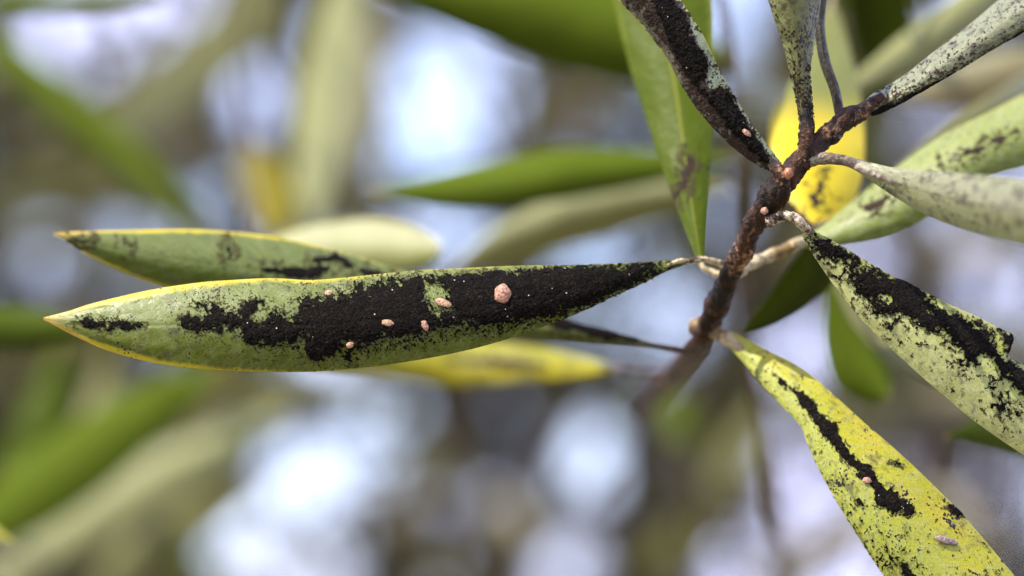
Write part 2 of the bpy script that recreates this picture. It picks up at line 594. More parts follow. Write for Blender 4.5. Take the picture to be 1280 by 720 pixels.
# ---------------------------------------------------------------- far trees
GAPS = [  # openings between the crowns: centre x, y, half width, half height
    (320, 128, 36, 46), (262, 240, 28, 34), (560, 125, 84, 72), (505, 200, 36, 24), (625, 150, 30, 34), (232, 12, 18, 20), (600, 300, 60, 40), (760, 310, 56, 38),
    (800, 375, 52, 46), (60, 66, 22, 14), (130, 80, 16, 14), (100, 100, 12, 12), (170, 262, 30, 22), (630, 505, 46, 22), (376, 576, 33, 31), (420, 612, 26, 26), (306, 660, 31, 31), (352, 640, 12, 12),
    (720, 563, 46, 40), (780, 600, 42, 38), (735, 630, 34, 26), (668, 684, 31, 28), (722, 702, 24, 22), (530, 622, 24, 24), (482, 560, 18, 18), (425, 714, 28, 22), (272, 522, 32, 24), (170, 480, 44, 20),
    (985, 425, 30, 46), (1175, 330, 12, 12), (1232, 372, 12, 12), (970, 592, 17, 16), (910, 690, 24, 19), (1235, 610, 11, 11), (1262, 675, 9, 10), (1090, 610, 12, 11), (1040, 690, 13, 12),
    (1190, 140, 46, 18), (1135, 155, 20, 16), (920, 262, 24, 44), (40, 320, 34, 34), (905, 50, 18, 30), (1130, 30, 18, 18), (1080, 318, 24, 22),
    (150, 350, 50, 22), (1180, 250, 30, 16), (700, 225, 26, 14), (755, 150, 26, 16), (460, 700, 18, 18), (560, 690, 16, 14), (1160, 560, 11, 10), (1000, 520, 13, 13), (650, 420, 30, 14)]
_g = np.random.default_rng(5)
GAPS += [(_g.uniform(-100, 1380), _g.uniform(-60, 780), *(_g.uniform(7, 20) * np.array([1.0, _g.uniform(0.7, 1.2)]))) for _ in range(190)]


def gapness(x, y):
    g = np.full(x.shape, -9.0)
    for cx, cy, rx, ry in GAPS:
        g = np.maximum(g, 1.0 - np.hypot((x - cx) / (rx * 1.05), (y - cy) / (ry * 1.05)))
    return g          # > 0 inside an opening


def to_px(w):
    r = w - CAM
    d = r @ FWD
    return 640 + FPX * (r @ RIGHT) / d, 360 - FPX * (r @ UP) / d, d


M_farbark = bark_mat('far_bark', (0.028, 0.018, 0.012), (0.075, 0.048, 0.03), (0.16, 0.12, 0.09), 0.06, 0.62, 0.006)
M_twig = plain_mat('far_twig_bark', (0.03, 0.02, 0.014), (0.08, 0.06, 0.045), 30.0, 0.8)


def farleaf_mat(name, a, b):
    return plain_mat(name, a, b, 4.0, 0.65, 0.3, 0.12)


M_glossy = plain_mat('far_leaf_waxy', (0.03, 0.035, 0.008), (0.06, 0.06, 0.018), 4.0, 0.23, 0.2, 0.6)
M_farleaf = [farleaf_mat('far_leaf_olive', (0.05, 0.05, 0.010), (0.09, 0.08, 0.02)),
             farleaf_mat('far_leaf_grey', (0.055, 0.042, 0.022), (0.10, 0.078, 0.045)),
             farleaf_mat('far_leaf_green', (0.035, 0.048, 0.007), (0.075, 0.085, 0.015))]


def far_tree(trunk, rad, xr, yr, dr, n_limb, n_twig, n_leaf, mleaf, label, leaf_len=0.062, seed=0):
    r = np.random.default_rng(seed)
    pts = spline([(x, y, d, 0) for x, y, d in trunk], 60)
    path = P(pts[:, 0], pts[:, 1], pts[:, 2])
    foot = path[0].copy()
    foot[2] = -0.05
    k = np.linspace(0, 1, 24)[:, None]
    low = foot + (path[0] - foot) * k
    low[:, 0] += 0.05 * np.sin(k[:, 0] * 5 + seed) * (1 - k[:, 0]) * k[:, 0] * 4
    full = np.vstack([low[:-1], path])
    rr = rad * np.linspace(1.25, 0.42, len(full))
    T = thing('tree', label, 'tree', foot, 'trees standing behind the shrub')
    v, f = tube_arrays(full, rr, 10, 0.25, 6.0, seed)
    obj('trunk', v, f, M_farbark, T, origin=foot)
    limbs = []
    for m in range(n_limb):
        s0 = r.integers(18, len(full) - 8)
        p0 = full[s0]
        for _ in range(30):
            tx, ty, td = r.uniform(*xr), r.uniform(*yr), r.uniform(*dr)
            if gapness(np.array([tx]), np.array([ty]))[0] <= 0:
                break
        p1 = P(tx, ty, td)
        t = np.linspace(0, 1, 14)[:, None]
        mid = (p0 + p1) / 2 + np.array([0, 0, 0.18]) * np.linalg.norm(p1 - p0) + r.normal(0, 0.05, 3)
        pp = (1 - t) ** 2 * p0 + 2 * t * (1 - t) * mid + t * t * p1
        pp += 0.012 * np.stack([np.sin(t[:, 0] * 13 + m), np.cos(t[:, 0] * 11 + 2 * m), np.sin(t[:, 0] * 9 + 3 * m)], 1) * t
        v, f = tube_arrays(pp, rr[s0] * np.linspace(0.62, 0.16, 14), 7, 0.2, 8.0, seed + m)
        obj('limb', v, f, M_farbark, T, origin=p0)
        limbs.append(pp)
    allp = np.vstack(limbs)
    # twigs from the limbs, then leaves along the twigs
    V, Q, off = [], [], 0
    ends = []
    tries = 0
    while len(ends) < n_twig and tries < n_twig * 8:
        tries += 1
        p0 = allp[r.integers(len(allp))]
        p1 = p0 + r.normal(0, 1, 3) * np.array([0.26, 0.26, 0.22]) + np.array([0, 0, 0.05])
        x, y, d = to_px(np.stack([p1, (p0 + p1) / 2]))
        g = gapness(x, y)
        if g[0] > -0.03 or g[1] > 0.05:
            continue
        t = np.linspace(0, 1, 5)[:, None]
        mid = (p0 + p1) / 2 + r.normal(0, 0.04, 3)
        pp = (1 - t) ** 2 * p0 + 2 * t * (1 - t) * mid + t * t * p1
        v, f = tube_arrays(pp, np.linspace(0.0055, 0.002, 5), 4, cap=False)
        V.append(v); Q.append(f[0] + off); off += len(v)
        ends.append(pp)
    tw = obj('twigs', np.vstack(V), [np.vstack(Q)], M_twig, T)
    tw.name = 'twig_mass'
    tw['kind'] = 'stuff'
    E = np.stack(ends)
    kk = r.integers(len(E), size=n_leaf * 3)
    tt = r.uniform(0.15, 1, n_leaf * 3) * 3.999
    ii = tt.astype(int)
    c = E[kk, ii] + (E[kk, ii + 1] - E[kk, ii]) * (tt - ii)[:, None]
    x, y, d = to_px(c)
    dirv = r.normal(0, 1, (len(c), 3)) + np.array([0, 0, -0.35])
    dirv /= np.linalg.norm(dirv, axis=1)[:, None]
    x2, y2, d2 = to_px(c + dirv * leaf_len * 0.8)
    keep = (gapness(x, y) < 0.0) & (gapness(x2, y2) < 0.0)
    c, dirv = c[keep][:n_leaf], dirv[keep][:n_leaf]
    n = len(c)
    side = np.cross(dirv, r.normal(0, 1, (n, 3)))
    side /= np.linalg.norm(side, axis=1)[:, None]
    nor = np.cross(dirv, side)
    gl = r.random(n) < 0.22
    ln = leaf_len * (r.uniform(0.6, 1.35, n) * np.where(gl, 1.45, 1.0))[:, None]
    wd = ln * r.uniform(0.12, 0.2, n)[:, None]
    vs = np.stack([c, c + dirv * ln * 0.35 + side * wd + nor * wd * 0.35, c + dirv * ln * 0.4, c + dirv * ln * 0.35 - side * wd + nor * wd * 0.35,
                   c + dirv * ln * 0.72 + side * wd * 0.7 - nor * ln * 0.03, c + dirv * ln * 0.72 - side * wd * 0.7 - nor * ln * 0.03,
                   c + dirv * ln - nor * ln * 0.1], 1).reshape(-1, 3)
    o7 = np.arange(n)[:, None] * 7
    tri = np.vstack([o7 + [0, 2, 1], o7 + [0, 3, 2], o7 + [4, 5, 6]])
    quad = np.vstack([o7 + [1, 2, 5, 4][:4], ])
    tri = np.vstack([tri, o7 + [1, 2, 4], o7 + [2, 5, 4], o7 + [2, 3, 5]])
    cr = obj('crown', vs, [tri], mleaf, T, smooth=False)
    cr.data.materials.append(M_glossy)
    cr.data.polygons.foreach_set('material_index', np.tile(gl, 6).astype(np.int32)[:len(cr.data.polygons)])
    return T


far_tree([(180, 900, 4.6), (215, 720, 4.6), (245, 520, 4.6), (320, 260, 4.7), (372, 50, 4.7), (400, -180, 4.8)], 0.045, (-120, 520), (-120, 720), (3.9, 5.2), 13, 320, 5600, M_farleaf[0],
         'slender brown tree with olive leaves, its trunk leaning past the pale upright leaf', seed=11)
far_tree([(440, 930, 5.4), (468, 700, 5.4), (500, 610, 5.4), (590, 480, 5.5), (650, 250, 5.5), (715, 60, 5.6), (730, -160, 5.6)], 0.05, (350, 900), (-120, 760), (4.6, 6.2), 13, 320, 5600, M_farleaf[1],
         'grey leaved tree whose bent brown trunk rises behind the long mouldy leaf', seed=23)
far_tree([(760, 930, 4.9), (800, 690, 4.9), (865, 590, 4.9), (925, 480, 5.0), (985, 330, 5.0), (1010, 80, 5.0), (1000, -160, 5.0)], 0.055, (700, 1180), (-60, 780), (4.2, 5.8), 13, 310, 5200, M_farleaf[0],
         'brown trunked tree slanting up behind the forked twig', seed=37)
far_tree([(1230, 930, 5.8), (1180, 700, 5.8), (1150, 520, 5.8), (1120, 300, 5.8), (1100, 120, 5.9), (1110, -160, 5.9)], 0.05, (980, 1440), (-120, 780), (5.0, 6.8), 14, 360, 7600, M_farleaf[1],
         'upright tree with grey twigs behind the leaves on the right hand twig', seed=41)
far_tree([(-30, 930, 5.0), (10, 700, 5.0), (35, 560, 5.0), (20, 380, 5.1), (0, 150, 5.1), (20, -160, 5.1)], 0.04, (-300, 260), (-120, 760), (4.4, 6.0), 12, 300, 5000, M_farleaf[2],
         'green leaved tree beyond the leaf with the small yellow tip', seed=53)
far_tree([(600, 960, 7.4), (640, 720, 7.4), (660, 560, 7.4), (640, 300, 7.5), (610, 100, 7.5), (600, -100, 7.6)], 0.05, (-50, 1350), (-100, 780), (6.6, 8.4), 14, 320, 4600, M_farleaf[1],
         'wide thin crowned tree standing farthest away behind the other trees', seed=67)

for x_, d_, sd_, m_, lab in ((-420, 5.2, 71, 0, 'leaning olive leaved tree left of the green leaved tree'), (-900, 5.8, 73, 1, 'grey leaved tree at the left end of the tree row'),
                             (1640, 5.4, 79, 0, 'olive leaved tree right of the upright grey twigged tree'), (2080, 6.0, 83, 2, 'green tree at the right end of the tree row')):
    far_tree([(x_ - 30, 930, d_), (x_, 700, d_), (x_ + 25, 520, d_), (x_ + 10, 300, d_), (x_ - 20, 60, d_), (x_, -200, d_)], 0.05, (x_ - 330, x_ + 330), (-160, 820), (d_ - 0.7, d_ + 0.9), 12, 260, 3000, M_farleaf[m_], lab, seed=sd_)

# ---------------------------------------------------------------- leaf and wood materials
YEL_EDGE, YEL_TIP = (0.70, 0.58, 0.03), (0.75, 0.50, 0.10)
M_bark = bark_mat('twig_bark')
M_bark2 = bark_mat('old_twig_bark', (0.018, 0.010, 0.006), (0.06, 0.034, 0.02), (0.17, 0.125, 0.09), 1.0, 0.60)
M_petiole = bark_mat('petiole_skin', (0.03, 0.018, 0.007), (0.15, 0.095, 0.028), (0.30, 0.25, 0.15), 1.0, 0.50)
M_mould = mould_mat('sooty_mould_crust')
M_mould_brown = mould_mat('sooty_mould_dusty', (0.018, 0.012, 0.009), (0.07, 0.05, 0.036), 0.004)
MAT = {
    'main': leaf_mat('leaf_long_mouldy', (0.160, 0.205, 0.030), (0.118, 0.150, 0.004), YEL_EDGE, YEL_TIP, 0.09, 0.95, None, tipw=2.0, specks=0.35, smudge=0.35, rib=(0.30, 0.33, 0.10), streak=0.3, bloom=0.4, trans=0.22, seed=0.1, bloom_col=(0.26, 0.295, 0.10)),  # up is greyer: sky reflection on the upper half painted into the colour
    'second': leaf_mat('leaf_second', (0.145, 0.185, 0.028), (0.11, 0.15, 0.003), YEL_EDGE, YEL_TIP, 0.07, 0.95, None, tipw=1.5, smudge=0.2, specks=0.0, streak=0.3, bloom=0.2, trans=0.25, seed=0.4, bloom_col=(0.25, 0.30, 0.15)),
    'top': leaf_mat('leaf_top_folded', (0.26, 0.30, 0.16), (0.10, 0.07, 0.045), YEL_EDGE, YEL_TIP, 0.05, 0.99, None, specks=0.5, streak=0.3, bloom=0.5, trans=0.15, seed=0.7, bloom_col=(0.3, 0.36, 0.26)),  # low is brown for thin mould and for painted shade past the fold
    'pale': leaf_mat('leaf_right_pale', (0.40, 0.43, 0.055), (0.58, 0.60, 0.20), (0.50, 0.50, 0.14), YEL_TIP, 0.06, 1.0, None, specks=0.35, smudge=0.5, streak=0.45, bloom=0.4, trans=0.2, seed=1.1, bloom_col=(0.62, 0.62, 0.36)),
    'yellow': leaf_mat('leaf_yellow_striped', (0.54, 0.525, 0.012), (0.49, 0.52, 0.06), (0.58, 0.55, 0.05), YEL_TIP, 0.05, 1.0, (0.62, 0.52, 0.02), 0.34, 0.2, None, smudge=0.45, specks=0.4, streak=0.6, bloom=0.25, trans=0.25, seed=1.5, bloom_col=(0.55, 0.58, 0.3)),
    'grey': leaf_mat('leaf_grey_green', (0.22, 0.235, 0.13), (0.18, 0.195, 0.10), (0.10, 0.08, 0.05), YEL_TIP, 0.05, 1.0, None, specks=0.4, smudge=1.0, streak=0.5, bloom=0.5, trans=0.12, seed=1.9, bloom_col=(0.28, 0.29, 0.19)),
    'speckled': leaf_mat('leaf_speckled', (0.14, 0.13, 0.05), (0.20, 0.22, 0.07), (0.2, 0.22, 0.1), YEL_TIP, 0.05, 1.0, None, specks=0.6, smudge=1.0, streak=0.4, bloom=0.5, trans=0.1, seed=2.2, bloom_col=(0.30, 0.29, 0.12)),
    'front': leaf_mat('leaf_front_pale', (0.33, 0.33, 0.21), (0.40, 0.42, 0.19), (0.3, 0.33, 0.18), YEL_TIP, 0.05, 1.0, None, specks=0.3, smudge=0.9, streak=0.7, bloom=0.4, trans=0.15, seed=2.6, rib=(0.14, 0.10, 0.08), bloom_col=(0.4, 0.43, 0.3)),
    'right_green': leaf_mat('leaf_right_green', (0.30, 0.35, 0.07), (0.22, 0.28, 0.04), (0.36, 0.36, 0.05), YEL_TIP, 0.10, 1.0, None, specks=0.35, smudge=0.35, streak=0.45, bloom=0.4, trans=0.25, seed=3.0, bloom_col=(0.42, 0.48, 0.3)),
    'bright_yellow': leaf_mat('leaf_bright_yellow', (1.0, 0.80, 0.012), (1.0, 0.77, 0.012), (1.0, 0.76, 0.02), (1.0, 0.7, 0.03), 0.08, 0.9, (0.85, 0.76, 0.03), 0.3, 0.0, None, specks=0.0, base_col=(0.24, 0.26, 0.03), streak=0.25, bloom=0.0, trans=0.4, seed=3.3),
    'yellow_low': leaf_mat('leaf_yellow_low', (0.44, 0.42, 0.012), (0.52, 0.45, 0.010), (0.55, 0.48, 0.02), YEL_TIP, 0.08, 0.95, (0.25, 0.22, 0.02), 0.4, 0.0, None, streak=0.2, bloom=0.0, trans=0.35, seed=3.8),
    'back_green': leaf_mat('leaf_back_green', (0.12, 0.17, 0.008), (0.08, 0.115, 0.005), (0.18, 0.22, 0.015), YEL_TIP, 0.05, 0.97, None, streak=0.06, bloom=0.0, trans=0.3, seed=4.2, spec=0.03, rough=0.6),
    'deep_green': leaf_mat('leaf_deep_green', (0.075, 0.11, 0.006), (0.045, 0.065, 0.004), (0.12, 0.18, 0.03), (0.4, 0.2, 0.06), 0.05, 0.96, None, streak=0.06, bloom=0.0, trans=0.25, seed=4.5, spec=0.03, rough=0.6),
    'underside': leaf_mat('leaf_pale_underside', (0.38, 0.39, 0.16), (0.30, 0.31, 0.09), (0.4, 0.42, 0.14), YEL_TIP, 0.05, 0.98, None, streak=0.3, bloom=0.3, trans=0.3, seed=4.9, bloom_col=(0.5, 0.52, 0.36), rough=0.6),
    'lit_pale': leaf_mat('leaf_sunlit_pale', (0.50, 0.50, 0.24), (0.36, 0.38, 0.09), (0.6, 0.5, 0.15), (0.6, 0.45, 0.15), 0.06, 0.95, None, streak=0.3, bloom=0.3, trans=0.3, seed=5.2, bloom_col=(0.6, 0.62, 0.42), rough=0.5),
    'vertical': leaf_mat('leaf_upright_ribbed', (0.105, 0.15, 0.006), (0.105, 0.15, 0.006), (0.30, 0.34, 0.03), YEL_TIP, 0.12, 1.0, None, streak=0.08, bloom=0.0, trans=0.35, seed=5.6, spec=0.06, rib=(0.45, 0.44, 0.06)),
    'olive': leaf_mat('leaf_olive', (0.22, 0.21, 0.04), (0.16, 0.15, 0.02), (0.26, 0.26, 0.08), YEL_TIP, 0.05, 0.98, None, streak=0.3, bloom=0.2, trans=0.3, seed=6.0),
    'olive_yellow': leaf_mat('leaf_olive_yellow', (0.30, 0.25, 0.01), (0.22, 0.18, 0.008), (0.3, 0.26, 0.02), YEL_TIP, 0.05, 0.98, None, streak=0.1, bloom=0.0, trans=0.3, seed=6.2, spec=0.05),
    'tan': leaf_mat('leaf_tan', (0.34, 0.27, 0.15), (0.27, 0.24, 0.12), (0.4, 0.3, 0.15), YEL_TIP, 0.05, 0.98, None, streak=0.3, bloom=0.2, trans=0.25, seed=6.4),
    'dark_edge': leaf_mat('leaf_dark_sooted', (0.03, 0.02, 0.012), (0.045, 0.032, 0.02), (0.12, 0.10, 0.04), YEL_TIP, 0.2, 1.0, None, specks=0.9, streak=0.3, bloom=0.06, trans=0.05, seed=6.8, spec=0.06, bloom_col=(0.18, 0.15, 0.1)),
}

# ---------------------------------------------------------------- the mouldy branch in focus
stem_pts = [(880, 900, 1.45, 8), (868, 720, 1.25, 9), (848, 610, 1.05, 10.5), (822, 540, 0.83, 12.5), (806, 512, 0.68, 16), (836, 473, 0.56, 17), (872, 432, 0.487, 17.5), (893, 385, 0.472, 16.5), (912, 345, 0.464, 17.5),
            (935, 298, 0.457, 16), (952, 262, 0.453, 17), (975, 232, 0.451, 18.5), (997, 205, 0.4505, 17.5), (1018, 185, 0.451, 15.5),
            (1045, 160, 0.452, 14.5), (1064, 146, 0.4525, 14.5), (1084, 133, 0.453, 11.5), (1104, 121, 0.4535, 9.0)]
sp = spline(stem_pts, 420)
spw = P(sp[:, 0], sp[:, 1], sp[:, 2])
foot = np.array([spw[0][0] - 0.05, spw[0][1] + 0.25, -0.03])
k = np.linspace(0, 1, 60)[:, None]
mid = np.array([spw[0][0] - 0.06, spw[0][1] + 0.12, 0.75])
low = (1 - k) ** 2 * foot + 2 * k * (1 - k) * mid + k ** 2 * spw[0]
r0 = sp[:, 3] * sp[:, 2] / FPX
path = np.vstack([low[:-1], spw])
rad = np.concatenate([np.linspace(0.009, r0[0], 60)[:-1], r0])
branch = thing('leafy_branch', 'sharp forked brown twig bearing long leaves crusted with black sooty mould', 'branch', foot, 'leafy branches of the shrub')
# leaf-scar swellings along the last stretch
s_ = np.arange(len(path))
for c, a, w in ((320, 0.22, 6), (352, 0.2, 5), (372, 0.22, 5), (390, 0.25, 6), (405, 0.18, 5), (425, 0.25, 5), (440, 0.2, 4), (452, 0.25, 5)):
    rad = rad * (1 + a * np.exp(-((s_ - c) / w) ** 2))
v, f = tube_arrays(path, rad * np.where(path[:, 2] > 1.45, 0.76, 1.0), 44, 0.36, 480.0, 1.0)
stem = obj('stem', v, f, M_bark, branch, origin=foot)


def petiole(L, pts, mat=M_bark, n=46, sides=20, bump=0.3, seed=2.0):
    v, f = px_tube(pts, n, sides=sides, bump=bump, bscale=500.0, seed=seed)
    return obj('petiole', v, f, mat, L.o)


# --- the long leaf across the middle
A = build_leaf(branch,
               [(858, 323), (800, 328), (720, 331), (650, 332), (580, 335), (520, 338), (460, 344), (420, 348), (385, 350), (350, 348), (325, 348), (290, 350), (250, 353), (190, 362), (120, 378), (85, 389), (54, 397)],
               [(858, 329), (830, 341), (800, 356), (760, 374), (715, 395), (660, 415), (610, 431), (560, 443), (510, 452), (460, 459), (380, 465), (280, 463), (200, 455), (140, 440), (95, 421), (54, 399)],
               [0.459, 0.453, 0.450, 0.449, 0.449, 0.451, 0.456], MAT['main'], 800, 140, bulge=0.0035, tilt=0.0022, wave=0.0008, seed=1.3, label='long green leaf with yellow edge and a broad black mould band')
polyA = [(224, 400), (230, 394), (244, 396), (258, 395), (262, 391), (246, 387), (246, 381), (256, 380), (262, 384), (263, 377), (271, 377), (278, 386), (290, 390), (303, 386), (306, 376), (314, 374), (330, 376), (328, 383), (318, 390), (312, 398), (318, 402), (330, 399), (340, 388), (352, 387), (356, 396), (362, 399), (372, 396), (374, 384), (370, 377), (378, 373), (400, 372), (415, 371), (440, 368), (442, 358), (450, 355), (456, 362), (464, 355), (478, 353), (494, 349), (510, 352), (529, 348), (545, 346), (570, 344), (600, 342), (640, 339), (666, 337), (735, 333), (800, 329), (822, 330), (826, 336), (818, 344), (790, 354), (769, 364), (735, 380), (700, 391), (683, 395), (655, 400), (632, 403), (610, 405), (597, 408), (585, 404), (563, 404), (545, 411), (528, 417), (511, 422), (490, 421), (478, 425), (462, 429), (448, 433), (440, 441), (438, 450), (425, 447), (412, 446), (398, 452), (388, 446), (380, 441), (384, 428), (378, 420), (370, 425), (368, 433), (356, 424), (352, 434), (340, 431), (325, 433), (312, 429), (304, 424), (300, 418), (293, 418), (290, 412), (282, 409), (276, 417), (268, 413), (258, 415), (245, 416), (230, 411)]
sdA = poly_sd(polyA, A.X, A.Y) + 1.0
hole = poly_sd([(533, 358), (548, 354), (560, 366), (555, 377), (564, 388), (545, 391), (536, 384), (531, 374)], A.X, A.Y)
hole2 = stroke_sd([(424, 440, 3), (432, 434, 4), (438, 428, 3)], A.X, A.Y)
sdA = np.minimum(sdA, -np.maximum(hole, hole2))
tipA = stroke_sd([(96, 402, 2), (112, 404, 6), (128, 406, 8), (150, 407, 6), (176, 407, 3)], A.X, A.Y)
sdA = np.maximum(sdA, tipA) + rag(A, 6.0, 0.11, 1)
sdA = np.where(sdA < 11, np.minimum(sdA, (0.60 + 0.010 * np.clip(sdA, 0, 11) - fbm(A.X * 0.21 + 5, A.Y * 0.21 + 2, 4, 2.0, 0.7)) * 40), sdA)
halo = np.clip(1 - np.abs(np.minimum(sdA, 0)) / 38.0, 0, 1)
belt = smoothstep(330, 420, A.X) * smoothstep(-0.95, -0.5, A.V) * smoothstep(0.97, 0.8, A.V)
dens = halo ** 1.1 * (0.55 + 0.55 * belt) * np.where(A.V < 0, 1.12, 0.92) * (A.X > 205) * (0.55 + 0.9 * fbm(A.X * 0.02, A.Y * 0.03 + 4, 2))
low_edge = np.clip(1 - np.abs(np.minimum(sdA, 0)) / 22.0, 0, 1) * (A.V < -0.1) * (A.X > 430) * 0.55
sdA = np.maximum(sdA, freckles(A, np.clip(dens + low_edge, 0, 0.98), 0.62, 1.0))
grow_mould(A, sdA, M_mould, 0.00035, 0.00022, 1.0)
petiole(A, [(866, 326, 0.4605, 3.6), (850, 326, 0.4585, 3.4), (835, 331, 0.4572, 1.6)], M_petiole, 20, 14, 0.2)
petiole(A, [(912, 338, 0.463, 6), (898, 329, 0.4625, 4.5), (880, 324, 0.4615, 4.2), (862, 326, 0.4602, 3.8)], M_petiole, 30, 14, 0.35, 5.0)

M_film = mould_mat('sooty_film', (0.03, 0.029, 0.010), (0.085, 0.08, 0.03), 0.0)


def fringe(L, sd, seed, reach=5.0, dens=0.62, sc=0.30):
    band = np.clip(1 + np.minimum(sd, 0) / (reach * 4.0), 0, 1)
    n = fbm(L.X * sc + seed * 9, L.Y * sc + seed * 4, 4, 2.0, 0.65)
    m = np.minimum(sd + reach + rag(L, 5.0, 0.2, seed + 3), 8)
    m = np.maximum(np.minimum(m, (n - 0.44) * 25), (n - (1.0 - dens * band)) * 25)
    grow_mould(L, np.where(sd > 1.5, -1, m), M_film, 0.00003, 0.00003, seed, label='thin dusty olive film of mould')


fringe(A, sdA, 1.0, 4.5, 0.52, 0.36)
# --- the leaf behind it
B = build_leaf(branch,
               [(838, 432), (800, 423), (740, 408), (640, 385), (560, 356), (480, 331), (430, 316), (350, 297), (250, 287), (150, 288), (100, 289), (68, 291)],
               [(838, 436), (800, 432), (740, 428), (640, 420), (560, 412), (450, 402), (350, 389), (270, 375), (200, 357), (140, 334), (95, 311), (68, 292)],
               [0.488, 0.484, 0.480, 0.477, 0.475, 0.474], MAT['second'], 300, 60, bulge=0.004, tilt=0.002, seed=2.1, label='green leaf with yellow tip partly hidden behind the long mouldy leaf')
sdB = np.maximum.reduce([stroke_sd([(92, 300, 2), (105, 302, 4), (118, 304, 2)], B.X, B.Y), stroke_sd([(150, 304, 1), (165, 309, 3)], B.X, B.Y), stroke_sd([(283, 300, 2), (287, 318, 4), (284, 330, 3)], B.X, B.Y),
                         stroke_sd([(325, 335, 3), (350, 340, 7), (385, 342, 9), (410, 335, 6)], B.X, B.Y), stroke_sd([(395, 325, 5), (420, 322, 7), (445, 335, 5), (470, 345, 8), (600, 380, 12), (760, 417, 8), (800, 424, 3)], B.X, B.Y)]) + rag(B, 5.0, 0.08, 2)  # mould; the streak near the base also paints the long leaf's shade
grow_mould(B, sdB - 1.0, M_mould, 0.0002, 0.0001, 2.0)
fringe(B, sdB, 2.0, 8.0, 0.60, 0.2)
petiole(B, [(880, 434, 0.486, 5), (858, 438, 0.488, 4.5), (838, 434, 0.4865, 3.5), (800, 428, 0.482, 2)], M_bark2, 24, 12)

# --- the folded leaf at the top
I = build_leaf(branch,
               [(978, 206), (955, 175), (937, 150), (912, 110), (896, 80), (880, 46), (864, 20), (848, -5), (826, -40)],
               [(970, 216), (945, 205), (905, 173), (868, 131), (846, 96), (833, 72), (805, 35), (775, 2), (742, -36)],
               [0.4490, 0.4490, 0.4495, 0.450, 0.452], MAT['top'], 380, 100, bulge=0.001, fold=0.004, tilt=-0.001, seed=3.4, label='dark folded leaf, black mould down its middle and a thin yellow edge')
sdI = poly_sd([(812, -40), (838, -40), (842, 0), (856, 20), (862, 42), (874, 60), (884, 82), (881, 98), (874, 104), (888, 116), (898, 110), (910, 112), (922, 136), (936, 160), (950, 180), (966, 204), (955, 204), (920, 172), (885, 128), (862, 102), (848, 76), (832, 45), (824, 20), (810, -5)], I.X, I.Y) + rag(I, 5.0, 0.16, 3)
sdI = np.maximum(sdI, freckles(I, np.clip(1 - np.abs(np.minimum(sdI, 0)) / 16.0, 0, 1) * 0.75 * (I.V > 0), 0.5, 2.0))
grow_mould(I, sdI, M_mould, 0.00035, 0.00025, 3.0)
sdI2 = np.where(I.V < 0.1, 6.0 - 9 * smoothstep(-0.55, -0.9, I.V) * smoothstep(0.3, 0.6, I.U), -5) + rag(I, 12.0, 0.07, 4)
grow_mould(I, np.where(sdI > 5, -1, np.maximum(sdI2, np.where(sdI > -2.5, 1, -9))), M_mould_brown, 0.00012, 0.00012, 3.5, label='thin brownish mould film')
petiole(I, [(968, 262, 0.4535, 10), (977, 245, 0.4500, 9.5), (979, 228, 0.4485, 9), (972, 212, 0.4485, 7.5), (958, 196, 0.4505, 5), (946, 186, 0.4525, 2)], M_bark, 60, 24, 0.4, 3.0)

# --- the speckled upright leaf and the thin dark one beside it
J = build_leaf(branch,
               [(1016, 182), (1017, 150), (1014, 110), (1013, 90), (1017, 58), (1021, 30), (1027, -5), (1034, -50)],
               [(998, 184), (999, 150), (993, 115), (985, 82), (975, 45), (967, 22), (959, -5), (950, -50)],
               [0.4500, 0.4490, 0.4475, 0.4455, 0.443], MAT['speckled'], 260, 60, bulge=0.004, fold=0.002, tilt=0.002, seed=4.4, label='narrow upright leaf speckled black, rising from the fork')
sdJ = np.maximum(freckles(J, np.clip(1.28 - J.U * 1.25, 0.25, 1.0), 0.42, 4.0), freckles(J, np.clip(1.2 - J.U * 1.2, 0.2, 0.95), 0.8, 4.6))
grow_mould(J, sdJ, M_mould_brown, 0.0002, 0.0002, 4.0)
petiole(J, [(1004, 205, 0.4505, 12), (1008, 188, 0.4495, 9.5), (1008, 165, 0.449, 8), (1007, 135, 0.4487, 3)], M_bark, 40, 20, 0.4, 4.0)
K = build_leaf(branch,
               [(1057, 150), (1050, 112), (1037, 72), (1031, 30), (1036, -10), (1042, -50)],
               [(1045, 152), (1038, 116), (1024, 76), (1018, 30), (1017, -10), (1016, -50)],
               [0.4525, 0.455, 0.460, 0.466], MAT['dark_edge'], 140, 24, bulge=0.003, seed=5.0, label='thin sooty leaf seen edge on beside the speckled leaf')
petiole(K, [(1046, 165, 0.4525, 9), (1051, 148, 0.4527, 6.5), (1044, 114, 0.4545, 3)], M_bark, 30, 16, 0.35, 6.0)

# --- grey-green leaf to the upper right
Lf = build_leaf(branch,
                [(1078, 132), (1090, 118), (1130, 94), (1160, 70), (1200, 40), (1245, 2), (1300, -48), (1360, -105)],
                [(1086, 146), (1110, 138), (1160, 110), (1200, 87), (1240, 63), (1285, 37), (1340, 0), (1400, -60)],
                [0.4525, 0.4530, 0.4550, 0.4580, 0.462], MAT['grey'], 320, 70, bulge=0.003, fold=0.001, tilt=0.004, seed=6.1, label='grey green leaf with a blackened lower edge above the pale front leaf')
sdL = (stroke_sd([(1090, 142, 4), (1130, 126, 5), (1180, 98, 2), (1240, 64, 2), (1300, 27, 2)], Lf.X, Lf.Y) + rag(Lf, 4, 0.12, 5))
sdL2 = freckles(Lf, np.clip(1.0 - Lf.U * 0.8 - 0.15 * Lf.V, 0.40, 0.95), 0.40, 6.0)
grow_mould(Lf, sdL, M_mould, 0.0002, 0.0001, 5.0)
fringe(Lf, np.maximum(sdL, -18), 5.0, 4.0, 0.54, 0.22)
